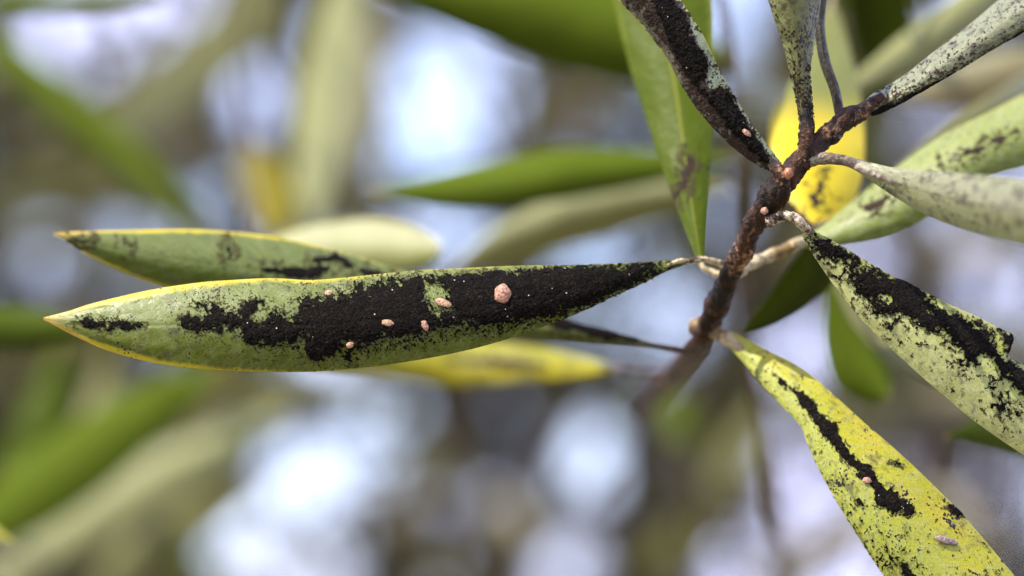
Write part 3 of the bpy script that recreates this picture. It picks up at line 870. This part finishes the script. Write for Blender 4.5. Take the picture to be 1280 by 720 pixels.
grow_mould(Lf, np.where(sdL > 0, -1, sdL2), M_mould_brown, 0.00005, 0.00004, 5.5, label='brownish mould specks')
petiole(Lf, [(1062, 150, 0.4525, 11), (1082, 137, 0.4525, 9), (1104, 124, 0.4545, 6), (1122, 113, 0.4575, 3)], M_bark, 40, 20, 0.35, 7.0)

# --- the pale leaf coming towards the camera
Mf = build_leaf(branch,
                [(1030, 193), (1055, 194), (1085, 202), (1120, 210), (1170, 214), (1230, 219), (1300, 227), (1400, 240)],
                [(1030, 204), (1055, 206), (1080, 220), (1110, 241), (1150, 265), (1195, 284), (1250, 300), (1320, 316), (1400, 325)],
                [0.4495, 0.444, 0.431, 0.415, 0.396, 0.378], MAT['front'], 260, 50, bulge=0.003, fold=0.001, tilt=-0.003, seed=7.2, label='pale grey green leaf blurred in front of the green one')
petiole(Mf, [(1012, 200, 0.4500, 9), (1032, 198, 0.4492, 7.5), (1060, 202, 0.4455, 6.5), (1092, 217, 0.4375, 4), (1125, 231, 0.431, 1.5)], bark_mat('petiole_grey', (0.02, 0.013, 0.009), (0.085, 0.062, 0.046), (0.19, 0.165, 0.12), 1.0, 0.52), 50, 20, 0.3, 8.0)

# --- the pale leaf with the black band, right
Pf = build_leaf(branch,
                [(1009, 285), (1024, 292), (1050, 306), (1080, 325), (1115, 345), (1150, 362), (1190, 382), (1220, 395), (1245, 408), (1262, 417), (1266, 421), (1259, 444), (1264, 449), (1282, 458), (1330, 488), (1390, 530)],
                [(1002, 293), (1014, 315), (1028, 336), (1045, 360), (1080, 403), (1115, 437), (1150, 469), (1185, 499), (1220, 528), (1290, 576), (1340, 605), (1390, 560)],
                [0.4495, 0.4490, 0.4485, 0.4490, 0.4500, 0.452], MAT['pale'], 480, 120, bulge=0.003, tilt=0.003, seed=8.1, corner=True, label='pale yellow green leaf with a ragged black band and a torn edge')
polyP = [(1018, 302), (1035, 297), (1050, 306), (1060, 312), (1077, 326), (1072, 335), (1085, 330), (1097, 334), (1102, 342), (1125, 346), (1145, 354), (1166, 371), (1160, 380), (1175, 385), (1190, 390), (1215, 397), (1228, 405), (1242, 420), (1246, 440), (1262, 450), (1290, 466), (1330, 496), (1320, 512), (1284, 494), (1268, 486), (1252, 470), (1240, 448), (1225, 446), (1210, 455), (1196, 462), (1202, 448), (1206, 436), (1190, 428), (1178, 418), (1160, 416), (1145, 409), (1136, 400), (1122, 398), (1112, 412), (1104, 402), (1090, 392), (1085, 378), (1070, 365), (1066, 352), (1058, 342), (1060, 330), (1045, 328), (1030, 322), (1020, 312)]
sdP = poly_sd(polyP, Pf.X, Pf.Y) - 0.5
sdP = np.maximum.reduce([sdP, stroke_sd([(1250, 412, 4), (1262, 420, 8), (1258, 436, 4)], Pf.X, Pf.Y), stroke_sd([(1004, 284, 5), (1016, 290, 6), (1026, 290, 3)], Pf.X, Pf.Y), stroke_sd([(1250, 510, 6), (1262, 512, 5)], Pf.X, Pf.Y)])
sdP = np.minimum(sdP, -np.maximum(stroke_sd([(1103, 373, 5), (1112, 376, 4)], Pf.X, Pf.Y), stroke_sd([(1092, 396, 2), (1112, 400, 4), (1122, 392, 3)], Pf.X, Pf.Y))) + rag(Pf, 6.5, 0.10, 6)
sdP = np.where(sdP < 9, np.minimum(sdP, (0.60 + 0.012 * np.clip(sdP, 0, 9) - fbm(Pf.X * 0.19 + 5, Pf.Y * 0.19 + 2, 4, 2.0, 0.7)) * 40), sdP)
haloP = np.clip(1 - np.abs(np.minimum(sdP, 0)) / 45.0, 0, 1)
sdP = np.maximum(sdP, freckles(Pf, haloP * np.where(Pf.V < 0.2, 0.78, 0.42) * (0.6 + 0.7 * fbm(Pf.X * 0.03, Pf.Y * 0.03, 2)), 0.20, 7.0))
grow_mould(Pf, sdP, M_mould, 0.00035, 0.00025, 6.0)
fringe(Pf, sdP, 6.0, 3.5, 0.48)
petiole(Pf, [(962, 276, 0.452, 9), (978, 270, 0.4492, 7), (992, 271, 0.4484, 6.5), (1003, 281, 0.4486, 6.5), (1012, 291, 0.4497, 4.5), (1020, 303, 0.4515, 1.5)], bark_mat('petiole_pale_ringed', (0.008, 0.005, 0.004), (0.065, 0.038, 0.024), (0.36, 0.29, 0.21), 1.0, 0.53), 60, 24, 0.45, 9.0)

# --- the yellow leaf, lower right
Qf = build_leaf(branch,
                [(888, 405), (905, 411), (930, 422), (960, 438), (985, 450), (1010, 466), (1045, 496), (1080, 528), (1115, 558), (1150, 590), (1200, 640), (1245, 692), (1278, 735), (1300, 790), (1300, 850)],
                [(882, 414), (900, 425), (922, 445), (948, 476), (975, 505), (1000, 532), (1008, 552), (1022, 584), (1045, 626), (1075, 675), (1105, 720), (1145, 768), (1210, 815), (1300, 852)],
                [0.4760, 0.4640, 0.4560, 0.4510, 0.4490, 0.4480, 0.449], MAT['yellow'], 520, 120, bulge=0.003, fold=0.0005, tilt=0.0025, seed=9.2, label='yellow leaf with a narrow jagged black stripe')
sdQ = stroke_sd([(955, 462, 1), (985, 482, 4), (995, 490, 5), (1008, 503, 10), (1020, 520, 9), (1036, 538, 14), (1044, 548, 9), (1055, 565, 8), (1070, 580, 8), (1083, 590, 13), (1092, 602, 9), (1100, 614, 11), (1108, 624, 16), (1120, 632, 12), (1138, 638, 9)], Qf.X, Qf.Y) - 1.5
sdQ = np.maximum.reduce([sdQ, stroke_sd([(1072, 626, 4), (1078, 630, 5)], Qf.X, Qf.Y), stroke_sd([(1188, 634, 3), (1202, 642, 4)], Qf.X, Qf.Y), stroke_sd([(1112, 578, 2), (1126, 582, 3)], Qf.X, Qf.Y), stroke_sd([(1130, 708, 6), (1138, 720, 8)], Qf.X, Qf.Y)]) + rag(Qf, 6.5, 0.10, 8)
dq = (0.22 + 0.34 * smoothstep(560, 700, Qf.Y)) * (0.45 + 1.0 * fbm(Qf.X * 0.022, Qf.Y * 0.022 + 8, 2)) + 0.14 * (Qf.V < -0.5)
sdQ = np.maximum(sdQ, freckles(Qf, np.clip(dq, 0, 0.8), 0.32, 9.0))
grow_mould(Qf, sdQ, M_mould, 0.00035, 0.00022, 8.0)
fringe(Qf, sdQ, 8.0, 2.5, 0.44)
petiole(Qf, [(868, 408, 0.480, 11), (885, 410, 0.4765, 10), (905, 421, 0.4735, 9), (928, 437, 0.4705, 5), (945, 450, 0.470, 2)], bark_mat('petiole_tan', (0.05, 0.03, 0.013), (0.145, 0.10, 0.048), (0.25, 0.195, 0.11), 1.0, 0.52), 40, 18, 0.25, 10.0)

# --- side twig with three leaves behind
v, f = px_tube([(918, 342, 0.466, 9), (945, 327, 0.471, 7.5), (975, 315, 0.475, 8), (1003, 303, 0.479, 7), (1025, 310, 0.51, 5), (1042, 328, 0.56, 4)], 70, sides=18, bump=0.35, bscale=420.0, seed=11.0)
obj('side_twig', v, f, M_petiole, branch)
Nf = build_leaf(branch,
                [(1000, 300), (1030, 280), (1075, 243), (1125, 205), (1180, 168), (1240, 138), (1300, 108), (1380, 80), (1430, 75)],
                [(1004, 310), (1050, 307), (1105, 297), (1155, 274), (1200, 247), (1240, 220), (1300, 200), (1380, 150), (1430, 78)],
                [0.479, 0.477, 0.478, 0.482, 0.488], MAT['right_green'], 240, 50, bulge=0.004, tilt=0.004, seed=10.3, label='green leaf with two smoky black smudges behind the pale front leaf')
sdN = np.maximum.reduce([stroke_sd([(1082, 262, 4), (1098, 253, 8), (1112, 246, 4)], Nf.X, Nf.Y), stroke_sd([(1180, 205, 3), (1205, 192, 7), (1240, 178, 5), (1270, 168, 3)], Nf.X, Nf.Y)]) + rag(Nf, 7, 0.10, 10)
grow_mould(Nf, sdN - 1, M_mould_brown, 0.0002, 0.0001, 10.0)
fringe(Nf, sdN, 10.0, 7.0, 0.62, 0.2)
build_leaf(branch, [(1008, 306), (985, 336), (960, 370), (938, 398), (922, 420)], [(1024, 312), (1045, 345), (1015, 380), (970, 408), (922, 422)],
           [0.496, 0.50, 0.505, 0.51], MAT['deep_green'], 80, 20, bulge=0.002, tilt=-0.005, seed=11.3, label='short dark leaf in the shade of the side twig')
build_leaf(branch, [(1052, 326), (1078, 390), (1102, 440), (1116, 470), (1111, 494)], [(1036, 330), (1031, 380), (1029, 430), (1046, 480), (1085, 504), (1111, 496)],
           [0.562, 0.558, 0.553, 0.55], MAT['back_green'], 100, 24, bulge=0.004, tilt=0.002, seed=12.0, label='plain green leaf hanging down with a round tip')
build_leaf(branch, [(1044, 332), (1080, 392), (1130, 438), (1173, 485)], [(1036, 336), (1066, 406), (1118, 460), (1173, 488)],
           [0.558, 0.54, 0.525, 0.51], MAT['olive'], 80, 16, bulge=0.002, seed=12.6, label='narrow olive leaf with an orange tip under the torn leaf')
# --- yellow leaf below the long one
Df = build_leaf(branch, [(772, 459), (730, 446), (680, 436), (600, 426), (520, 428), (440, 440), (390, 455)], [(772, 464), (710, 474), (640, 479), (570, 484), (500, 474), (440, 463), (390, 457)],
                [0.545, 0.57, 0.58, 0.575, 0.57], MAT['yellow_low'], 140, 30, bulge=0.003, tilt=0.003, seed=13.4, label='blurred yellow leaf with brown streaks under the long mouldy leaf')
sdD = stroke_sd([(560, 450, 4), (610, 452, 8), (670, 456, 6), (705, 462, 2)], Df.X, Df.Y) + rag(Df, 6, 0.06, 12)
grow_mould(Df, sdD, M_mould_brown, 0.0002, 0.0001, 12.0)
petiole(Df, [(842, 466, 0.55, 5), (810, 466, 0.548, 4), (772, 461, 0.5455, 3.5), (730, 459, 0.56, 2)], M_bark2, 24, 10)
# --- soft upright leaf behind the stem
Hf = build_leaf(branch, [(881, 334), (883, 290), (888, 220), (892, 130), (892, 60), (888, -30), (870, -90)], [(875, 334), (861, 300), (831, 220), (802, 130), (786, 80), (772, 20), (765, -30), (800, -88)],
                [0.466, 0.474, 0.484, 0.494, 0.505], MAT['vertical'], 200, 40, bulge=0.003, fold=0.001, tilt=-0.002, seed=14.2, label='upright green leaf with yellow midrib behind the folded leaf')
sdH = stroke_sd([(846, 245, 5), (855, 225, 10), (862, 205, 7), (858, 190, 3)], Hf.X, Hf.Y) + rag(Hf, 8, 0.08, 13)
grow_mould(Hf, sdH, M_mould_brown, 0.0001, 0.0001, 13.0)
fringe(Hf, sdH, 13.0, 9.0, 0.66, 0.15)
petiole(Hf, [(905, 345, 0.4655, 5), (890, 340, 0.4665, 4.5), (878, 333, 0.4665, 3.5), (870, 305, 0.469, 1.5)], M_petiole, 24, 12)

# ---------------------------------------------------------------- scale insects sitting on leaves and twig
M_ins = {'pink': plain_mat('scale_pink', (0.27, 0.145, 0.095), (0.15, 0.07, 0.045), 2000.0, 0.5, 0.0, 0.25, 0.0005),
         'cream': plain_mat('scale_cream', (0.29, 0.175, 0.105), (0.17, 0.09, 0.052), 2000.0, 0.5, 0.0, 0.25, 0.0005),
         'orange': plain_mat('scale_orange', (0.22, 0.085, 0.03), (0.10, 0.03, 0.012), 700.0, 0.4, 0.0, 0.5, 0.0002),
         'grey': plain_mat('scale_greyish', (0.18, 0.135, 0.12), (0.09, 0.06, 0.06), 2000.0, 0.5, 0.0, 0.25, 0.0005)}


def scale_insect(pos, nor, lpx, wpx, ang, mat, label, high=0.24, lift=0.00042):
    """a low domed shell with a flat rim, a ridge along its back and ring steps"""
    nor = nor / np.linalg.norm(nor)
    ax = math.cos(ang) * RIGHT - math.sin(ang) * UP
    ax = ax - nor * (ax @ nor)
    ax /= np.linalg.norm(ax)
    ay = np.cross(nor, ax)
    k = 0.45 / FPX
    nr, ns = 12, 32
    rr = np.linspace(0, 1, nr)
    th = np.linspace(0, 2 * math.pi, ns, endpoint=False)
    R, T = np.meshgrid(rr, th, indexing='ij')
    wob = 1 + 0.07 * np.sin(2 * T + lpx) + 0.05 * np.sin(5 * T + wpx)
    x = R * np.cos(T) * lpx * k * 0.5 * wob * (1 + 0.12 * np.cos(T))
    y = R * np.sin(T) * wpx * k * 0.5 * wob
    h = np.where(R < 0.82, np.sqrt(np.clip(1 - (R / 0.9) ** 2, 0, 1)), 0.4 * (1 - R) / 0.18)
    h = h * (1 + 0.10 * np.exp(-(np.sin(T) * R / 0.16) ** 2) + 0.05 * np.sin(R * 18))
    z = h * wpx * k * high
    w = pos + nor * lift + x[..., None] * ax + y[..., None] * ay + z[..., None] * nor
    i, j = np.meshgrid(np.arange(nr - 1), np.arange(ns), indexing='ij')
    q = np.stack([i * ns + j, (i + 1) * ns + j, (i + 1) * ns + (j + 1) % ns, i * ns + (j + 1) % ns], -1).reshape(-1, 4)
    under = pos - nor * 0.0002
    verts = np.vstack([w.reshape(-1, 3), under[None]])
    kk = np.arange(ns)
    tri = np.stack([np.full(ns, nr * ns), (nr - 1) * ns + (kk + 1) % ns, (nr - 1) * ns + kk], 1)
    o = obj('scale_insect', verts, [q, tri], mat, origin=pos)
    tag(o, label, 'insect', 'scale insects on the branch')
    return o


def on(L, x, y, *a, **kw):
    p, n = at_px(L, x, y)
    return scale_insect(p, n, *a, **kw)


on(A, 627, 368, 23, 25, 0.3, M_ins['pink'], 'large round pink scale insect on the black mould of the long leaf')
on(A, 553, 379, 21, 11, 0.35, M_ins['cream'], 'oval cream scale insect in the green gap of the black mould')
on(A, 484, 404, 17, 8, 0.1, M_ins['cream'], 'flat oval cream scale insect between two dark patches, left of the upright oval one')
on(A, 531, 406, 14, 9, 1.2, M_ins['pink'], 'small upright oval pink scale insect near the lower mould border')
on(A, 437, 431, 11, 7, -0.4, M_ins['cream'], 'tiny cream scale insect at the lower ragged mould edge')
on(A, 411, 368, 11, 8, 0.0, M_ins['cream'], 'tiny pale scale insect on the upper mould edge of the long leaf')
on(Qf, 1083, 601, 12, 8, 0.3, M_ins['pink'], 'small pinkish scale insect beside the jagged stripe of the yellow leaf')
on(Qf, 1181, 676, 32, 10, 0.18, M_ins['grey'], 'long greyish scale insect on the yellow leaf below the stripe')
on(I, 931, 167, 13, 8, 0.7, M_ins['pink'], 'pink scale insect near the base of the folded dark leaf', lift=0.0006)


def on_stem(x, y, d, *a, **kw):
    p = P(x, y, d)
    n = CAM - p
    n = n / np.linalg.norm(n) + 0.3 * UP - 0.25 * RIGHT
    return scale_insect(p, n, *a, **kw)


on_stem(986, 217, 0.4478, 17, 13, 1.9, M_ins['orange'], 'shiny orange brown scale insect in the crook of the forked twig', high=0.4)
on_stem(956, 264, 0.4500, 11, 9, 1.2, M_ins['pink'], 'small round pink scale insect on the twig below the fork', high=0.4)

# ---------------------------------------------------------------- other branches of the shrub, behind


def axis_leaf(parent, axis, hw, depth, mat, bulge=0.003, fold=0.0, tilt=0.0, seed=1.0, label=None, nu=70, nv=16, mode='axis'):
    """axis: base to tip in px; half width hw px; lanceolate outline"""
    ax = spline(axis, nu)
    t = np.gradient(ax, axis=0)
    t /= np.linalg.norm(t, axis=1)[:, None]
    nrm = np.stack([t[:, 1], -t[:, 0]], 1)
    s = np.linspace(0, 1, nu)
    w = hw * (np.sin(math.pi * s ** 0.85) ** 0.8 + 0.04)
    a, b = ax + nrm * w[:, None], ax - nrm * w[:, None]
    return build_leaf(parent, a[::3], b[::3], depth, mat, nu, nv, bulge, fold, tilt, seed=seed, label=label)


def back_branch(pts, label, mat=M_bark2, foot_xy=None):
    s = spline(pts, 120)
    w = P(s[:, 0], s[:, 1], s[:, 2])
    r = s[:, 3] * s[:, 2] / FPX
    foot = np.array([foot_xy[0], foot_xy[1], -0.03])
    k = np.linspace(0, 1, 40)[:, None]
    mid = np.array([(w[0][0] + foot[0]) / 2, (w[0][1] + foot[1]) / 2 + 0.1, w[0][2] * 0.65])
    low = (1 - k) ** 2 * foot + 2 * k * (1 - k) * mid + k ** 2 * w[0]
    T = thing('leafy_branch', label, 'branch', foot, 'leafy branches of the shrub')
    v, f = tube_arrays(np.vstack([low[:-1], w]), np.concatenate([np.linspace(0.008, r[0], 40)[:-1], r]), 12, 0.25, 200.0, len(label))
    obj('stem', v, f, mat, T, origin=foot)
    return T


def stalk(L, p, r=2.5):
    """petiole from stem point p (x, y, depth) to the leaf base"""
    x, y, d = to_px(np.stack([L.base, L.W[min(6, L.nu - 1), L.nv // 2]]))
    m = ((p[0] + x[0]) / 2, (p[1] + y[0]) / 2 + 4, (p[2] + d[0]) / 2)
    v, f = px_tube([(*p, r * 1.3), (*m, r), (x[0], y[0], d[0], r), (x[1], y[1], d[1], r * 0.6)], 16, sides=8)
    obj('petiole', v, f, M_petiole, L.o)


# upper branch, behind the folded leaf
b1 = back_branch([(990, 820, 0.80, 9), (960, 560, 0.72, 8), (930, 400, 0.66, 7), (925, 260, 0.62, 6), (928, 198, 0.61, 5), (915, 100, 0.61, 5), (905, 0, 0.61, 4), (890, -70, 0.61, 3)],
                 'branch hidden behind the fork with broad plain green leaves', foot_xy=(0.25, 1.0))
E = build_leaf(b1, [(922, 196), (860, 190), (800, 187), (700, 186), (600, 205), (520, 224), (462, 240)], [(922, 204), (860, 220), (800, 233), (700, 251), (600, 264), (520, 257), (462, 242)],
               [0.612, 0.605, 0.60, 0.60, 0.60], MAT['back_green'], 110, 24, 0.004, tilt=0.003, seed=15.0, label='broad green leaf with a brownish tip')
stalk(E, (928, 199, 0.61))
F_ = build_leaf(b1, [(905, 226), (850, 226), (780, 230), (700, 247), (620, 284), (562, 334)], [(905, 240), (850, 264), (790, 286), (720, 306), (640, 329), (562, 337)],
                [0.63, 0.635, 0.64, 0.645, 0.65], MAT['underside'], 100, 22, 0.004, tilt=-0.003, seed=15.7, label='pale olive underside of a leaf')
stalk(F_, (926, 238, 0.618))
G = build_leaf(b1, [(908, 62), (860, 20), (800, -12), (700, -40), (600, -45), (520, -35), (462, -18)], [(910, 92), (860, 106), (790, 103), (700, 83), (600, 47), (540, 22), (462, -14)],
               [0.612, 0.61, 0.61, 0.61, 0.61], MAT['back_green'], 110, 24, 0.005, tilt=0.002, seed=16.1, label='wide dark green leaf along the top')
stalk(G, (913, 80, 0.61))
g2 = axis_leaf(b1, [(915, 110), (960, 130), (1010, 120)], 26, [0.66, 0.70, 0.74], MAT['olive'], seed=16.6)
stalk(g2, (916, 105, 0.61))

# upper left branch
b2 = back_branch([(-190, 900, 1.0, 9), (-170, 500, 0.92, 8), (-140, 150, 0.85, 7), (-60, -40, 0.82, 6.5), (150, -75, 0.80, 6), (300, -70, 0.80, 5), (430, -70, 0.75, 4), (520, -60, 0.74, 3)],
                 'branch arching over the top left with pale and green leaves hanging from it', foot_xy=(-0.45, 1.15))
x1 = axis_leaf(b2, [(440, -55), (425, 40), (405, 150), (388, 250), (382, 310)], 36, [0.93, 0.90, 0.87, 0.84], MAT['underside'], seed=17.0, label='long pale leaf hanging straight down')
v1 = axis_leaf(b2, [(-70, 10), (20, 80), (100, 150), (180, 215), (262, 290)], 25, [0.95, 0.92, 0.90, 0.88], MAT['back_green'], seed=17.6, label='green leaf slanting down, its face turned away')
w1 = axis_leaf(b2, [(330, -55), (300, 30), (220, 100), (130, 175), (105, 190)], 38, [1.12, 1.08, 1.03, 0.98], MAT['olive'], seed=18.2, label='pale olive leaf crossing behind the slanting green one')
z1 = axis_leaf(b2, [(-80, 5), (40, 6), (120, 4), (215, -4)], 13, [0.68, 0.66, 0.65, 0.64], MAT['back_green'], seed=18.6)
stalk(x1, (430, -70, 0.75)); stalk(v1, (-100, -5, 0.83)); stalk(w1, (320, -70, 0.80)); stalk(z1, (-110, 40, 0.83))
v, f = px_tube([(300, -70, 0.80, 4), (302, 60, 0.86, 3.5), (312, 190, 0.84, 3), (322, 300, 0.66, 3), (326, 318, 0.57, 3)], 50, sides=8)
obj('side_twig', v, f, M_bark2, b2)
y1 = axis_leaf(b2, [(308, 180), (325, 220), (340, 260), (352, 305)], 30, [0.88, 0.86, 0.84, 0.82], MAT['olive_yellow'], seed=19.0, label='small yellow leaf')
C = build_leaf(b2, [(328, 305), (365, 289), (400, 280), (460, 273), (510, 280), (540, 294), (552, 307)], [(328, 330), (400, 337), (460, 340), (510, 337), (545, 325), (552, 310)],
               [0.565, 0.563, 0.56, 0.556], MAT['lit_pale'], 90, 22, 0.003, tilt=0.003, seed=19.4, label='bright pale leaf with a blunt tip between the long leaves')
stalk(C, (326, 318, 0.57))

# lower left branch
b3 = back_branch([(-160, 980, 0.80, 9), (-140, 820, 0.76, 8), (-110, 690, 0.72, 7), (-95, 560, 0.69, 6), (-95, 400, 0.66, 5), (-105, 300, 0.66, 3)],
                 'branch at the lower left with long green leaves pointing up to the right', foot_xy=(-0.35, 0.95))
ab = axis_leaf(b3, [(-70, 700), (40, 620), (120, 562), (200, 505), (285, 452)], 44, [0.76, 0.78, 0.79, 0.80], MAT['back_green'], tilt=0.004, seed=20.0, label='long green leaf rising from the lower left')
ac = axis_leaf(b3, [(-40, 760), (80, 670), (200, 595), (290, 550), (365, 505)], 33, [0.90, 0.93, 0.95, 0.98], MAT['underside'], tilt=0.004, seed=20.5, label='pale leaf below the long green one')
aa = axis_leaf(b3, [(-80, 405), (-20, 410), (40, 411), (120, 412)], 27, [0.655, 0.645, 0.635, 0.63], MAT['deep_green'], seed=21.0, label='dark green leaf reaching behind the yellow leaf tip')
ae = axis_leaf(b3, [(100, 770), (170, 700), (260, 640), (330, 600)], 27, [0.90, 0.92, 0.93, 0.95], MAT['olive'], seed=21.5)
ag = axis_leaf(b3, [(10, 690), (30, 600), (60, 520), (80, 425)], 36, [0.86, 0.88, 0.9, 0.92], MAT['deep_green'], seed=22.0)
ah = axis_leaf(b3, [(70, 700), (100, 620), (120, 530), (135, 440)], 26, [0.92, 0.95, 0.97, 1.0], MAT['olive'], seed=22.4)
aj = axis_leaf(b3, [(-80, 640), (-40, 655), (-10, 666), (15, 676)], 12, [0.66, 0.58, 0.55, 0.54], MAT['yellow_low'], seed=22.8, label='small leaf with only its yellow tip showing')
for Lx, pt in ((ab, (-110, 700, 0.722)), (ac, (-128, 770, 0.745)), (aa, (-95, 410, 0.66)), (ae, (-135, 800, 0.755)), (ag, (-110, 690, 0.72)), (ah, (-115, 710, 0.725)), (aj, (-103, 620, 0.70))):
    stalk(Lx, pt)

# upper right branch
b4 = back_branch([(1420, 980, 0.72, 9), (1390, 700, 0.68, 8), (1370, 400, 0.64, 7), (1350, 120, 0.62, 6), (1290, -40, 0.60, 5.5), (1180, -75, 0.58, 5), (1040, -75, 0.56, 3)],
                 'branch arching over the top right with yellow, tan and green leaves', foot_xy=(0.5, 0.95))
O = build_leaf(b4, [(1047, 10), (1062, 60), (1076, 120), (1081, 170), (1079, 215), (1066, 252), (1040, 272), (1018, 280)], [(1029, 10), (1012, 60), (985, 108), (965, 140), (961, 180), (970, 218), (990, 255), (1018, 281)],
               [0.555, 0.525, 0.502, 0.49, 0.483], MAT['bright_yellow'], 140, 34, 0.004, tilt=0.002, seed=23.0, label='bright yellow leaf hanging behind the fork, a black smudge near its tip')
sdO = stroke_sd([(1030, 215, 3), (1025, 232, 7), (1019, 245, 9), (1020, 258, 4)], O.X, O.Y) + rag(O, 6, 0.10, 15)
sdO = np.maximum(sdO, freckles(O, np.clip(1 - np.abs(np.minimum(sdO, 0)) / 30, 0, 1) * 0.6, 0.25, 3))
grow_mould(O, sdO, M_mould_brown, 0.0001, 0.0001, 15.0)
fringe(O, sdO, 15.0, 5.0, 0.6)
stalk(O, (1050, -75, 0.561))
f1 = axis_leaf(b4, [(1075, -60), (1095, 0), (1105, 60), (1098, 140)], 38, [0.60, 0.61, 0.62, 0.63], MAT['deep_green'], seed=23.6, label='deep green leaf hanging beside the yellow one')
f2 = axis_leaf(b4, [(1285, -50), (1220, 5), (1150, 55), (1090, 95), (1040, 125)], 24, [0.585, 0.575, 0.57, 0.565], MAT['underside'], seed=24.0, label='pale narrow leaf slanting down behind the grey green one')
f3 = axis_leaf(b4, [(1325, 70), (1250, 95), (1180, 112), (1110, 118)], 30, [0.615, 0.63, 0.64, 0.65], MAT['tan'], seed=24.5, label='tan leaf behind the grey green one')
n2 = axis_leaf(b4, [(1340, 62), (1270, 118), (1200, 160), (1120, 212)], 17, [0.61, 0.56, 0.54, 0.53], MAT['olive'], seed=25.0, label='narrow olive leaf along the edge of the smudged green one')
t1 = build_leaf(b4, [(1350, 545), (1290, 522), (1235, 520), (1205, 532), (1182, 545)], [(1350, 580), (1290, 574), (1235, 560), (1205, 552), (1182, 547)], [0.60, 0.55, 0.53, 0.52], MAT['back_green'], 60, 16, 0.003, seed=25.5, label='green leaf peeping out under the torn leaf')
m2 = axis_leaf(b4, [(1200, -60), (1150, -30), (1090, -15), (1010, -5)], 30, [0.585, 0.62, 0.65, 0.68], MAT['deep_green'], seed=26.0)
for Lx, pt in ((f1, (1075, -75, 0.565)), (f2, (1290, -40, 0.60)), (f3, (1348, 110, 0.62)), (n2, (1352, 130, 0.62)), (t1, (1380, 560, 0.66)), (m2, (1200, -72, 0.585))):
    stalk(Lx, pt)

# a low branch further back
b5 = back_branch([(1010, 1000, 1.5, 7), (960, 820, 1.45, 6), (905, 660, 1.4, 5.5), (875, 580, 1.35, 5), (862, 520, 1.3, 4), (880, 470, 1.3, 3)],
                 'faint thin branch low in the background with a few olive leaves', foot_xy=(0.3, 1.7))
for ax_, hw_, dd, mt, sd_ in (([(870, 545), (840, 520), (790, 505)], 24, 1.33, 'back_green', 27.0), ([(905, 660), (860, 680), (790, 720)], 24, 1.4, 'olive', 27.5),
                              ([(890, 620), (930, 560), (960, 500)], 22, 1.38, 'olive', 28.0), ([(930, 740), (1000, 700), (1060, 640)], 22, 1.42, 'tan', 28.5)):
    Lx = axis_leaf(b5, ax_, hw_, [dd, dd + 0.03, dd + 0.05], MAT[mt], seed=sd_)

# mid-distance branches with loose leaves


def loose_branch(pts, label, foot_xy, leaves):
    T = back_branch(pts, label, foot_xy=foot_xy)
    S = spline(pts, 120)
    for i_, (ax_, hw_, dd, mt) in enumerate(leaves):
        Lx = axis_leaf(T, ax_, hw_, [dd * 1.02, dd, dd * 0.99], MAT[mt], seed=30 + i_ * 1.7 + len(label), nu=40, nv=10)
        k_ = np.argmin(np.hypot(S[:, 0] - ax_[0][0], S[:, 1] - ax_[0][1]))
        stalk(Lx, (S[k_, 0], S[k_, 1], S[k_, 2]), 1.6)


loose_branch([(170, 1000, 1.75, 5), (150, 760, 1.7, 4.5), (175, 560, 1.65, 4), (225, 400, 1.6, 4), (300, 230, 1.55, 3.5), (400, 90, 1.5, 3), (455, -70, 1.5, 2.5)],
             'thin twig in the left background with loose olive and tan leaves', (-0.55, 1.9),
             [([(190, 480), (110, 430), (40, 440)], 17, 1.6, 'olive'), ([(260, 330), (160, 250), (40, 232), (-40, 250)], 18, 1.6, 'olive'), ([(440, -20), (466, 90), (458, 240)], 20, 1.5, 'tan'),
              ([(180, 545), (300, 500), (420, 478), (500, 492)], 22, 1.6, 'olive'), ([(150, 690), (220, 690), (270, 740)], 22, 1.55, 'deep_green'), ([(250, 350), (150, 330), (60, 300), (-20, 330)], 13, 1.6, 'olive'), ([(300, 230), (220, 170), (110, 150), (30, 180)], 14, 1.55, 'tan'), ([(160, 650), (230, 590), (300, 560)], 14, 1.6, 'olive'), ([(170, 600), (110, 560), (60, 480)], 20, 1.6, 'deep_green')])
loose_branch([(640, 1000, 2.1, 5), (600, 800, 2.05, 4.5), (590, 640, 2.0, 4), (575, 540, 2.0, 3.5), (640, 420, 1.95, 3), (690, 250, 1.9, 3), (725, 60, 1.85, 2.5), (735, -60, 1.85, 2)],
             'thin brown twig far behind the long mouldy leaf', (0.0, 2.4),
             [([(588, 620), (520, 560), (440, 540)], 15, 2.0, 'olive'), ([(590, 650), (640, 640), (665, 690)], 13, 2.0, 'tan'), ([(700, 200), (715, 150), (770, 110)], 14, 1.9, 'tan'), ([(695, 240), (660, 180), (655, 90)], 12, 1.9, 'olive'),
              ([(578, 560), (500, 640), (455, 660)], 15, 2.0, 'tan'), ([(595, 760), (540, 700), (500, 720)], 15, 2.0, 'olive')])
loose_branch([(1180, 1000, 1.9, 5), (1150, 760, 1.85, 4.5), (1140, 600, 1.8, 4), (1165, 470, 1.75, 3.5), (1150, 300, 1.7, 3), (1120, 150, 1.7, 2.5), (1125, -60, 1.7, 2)],
             'thin twig in the right background with brown and olive leaves', (0.75, 2.2),
             [([(1160, 480), (1200, 492), (1260, 480)], 18, 1.75, 'tan'), ([(1150, 540), (1100, 520), (1040, 540)], 15, 1.8, 'olive'), ([(1142, 620), (1190, 640), (1250, 700)], 16, 1.8, 'tan'), ([(1140, 600), (1090, 660), (1050, 720)], 16, 1.8, 'tan'),
              ([(1155, 330), (1220, 310), (1290, 340)], 14, 1.7, 'tan'), ([(1160, 430), (1230, 420), (1300, 400)], 14, 1.75, 'olive'), ([(1120, 150), (1080, 180), (1060, 250)], 14, 1.7, 'deep_green')])
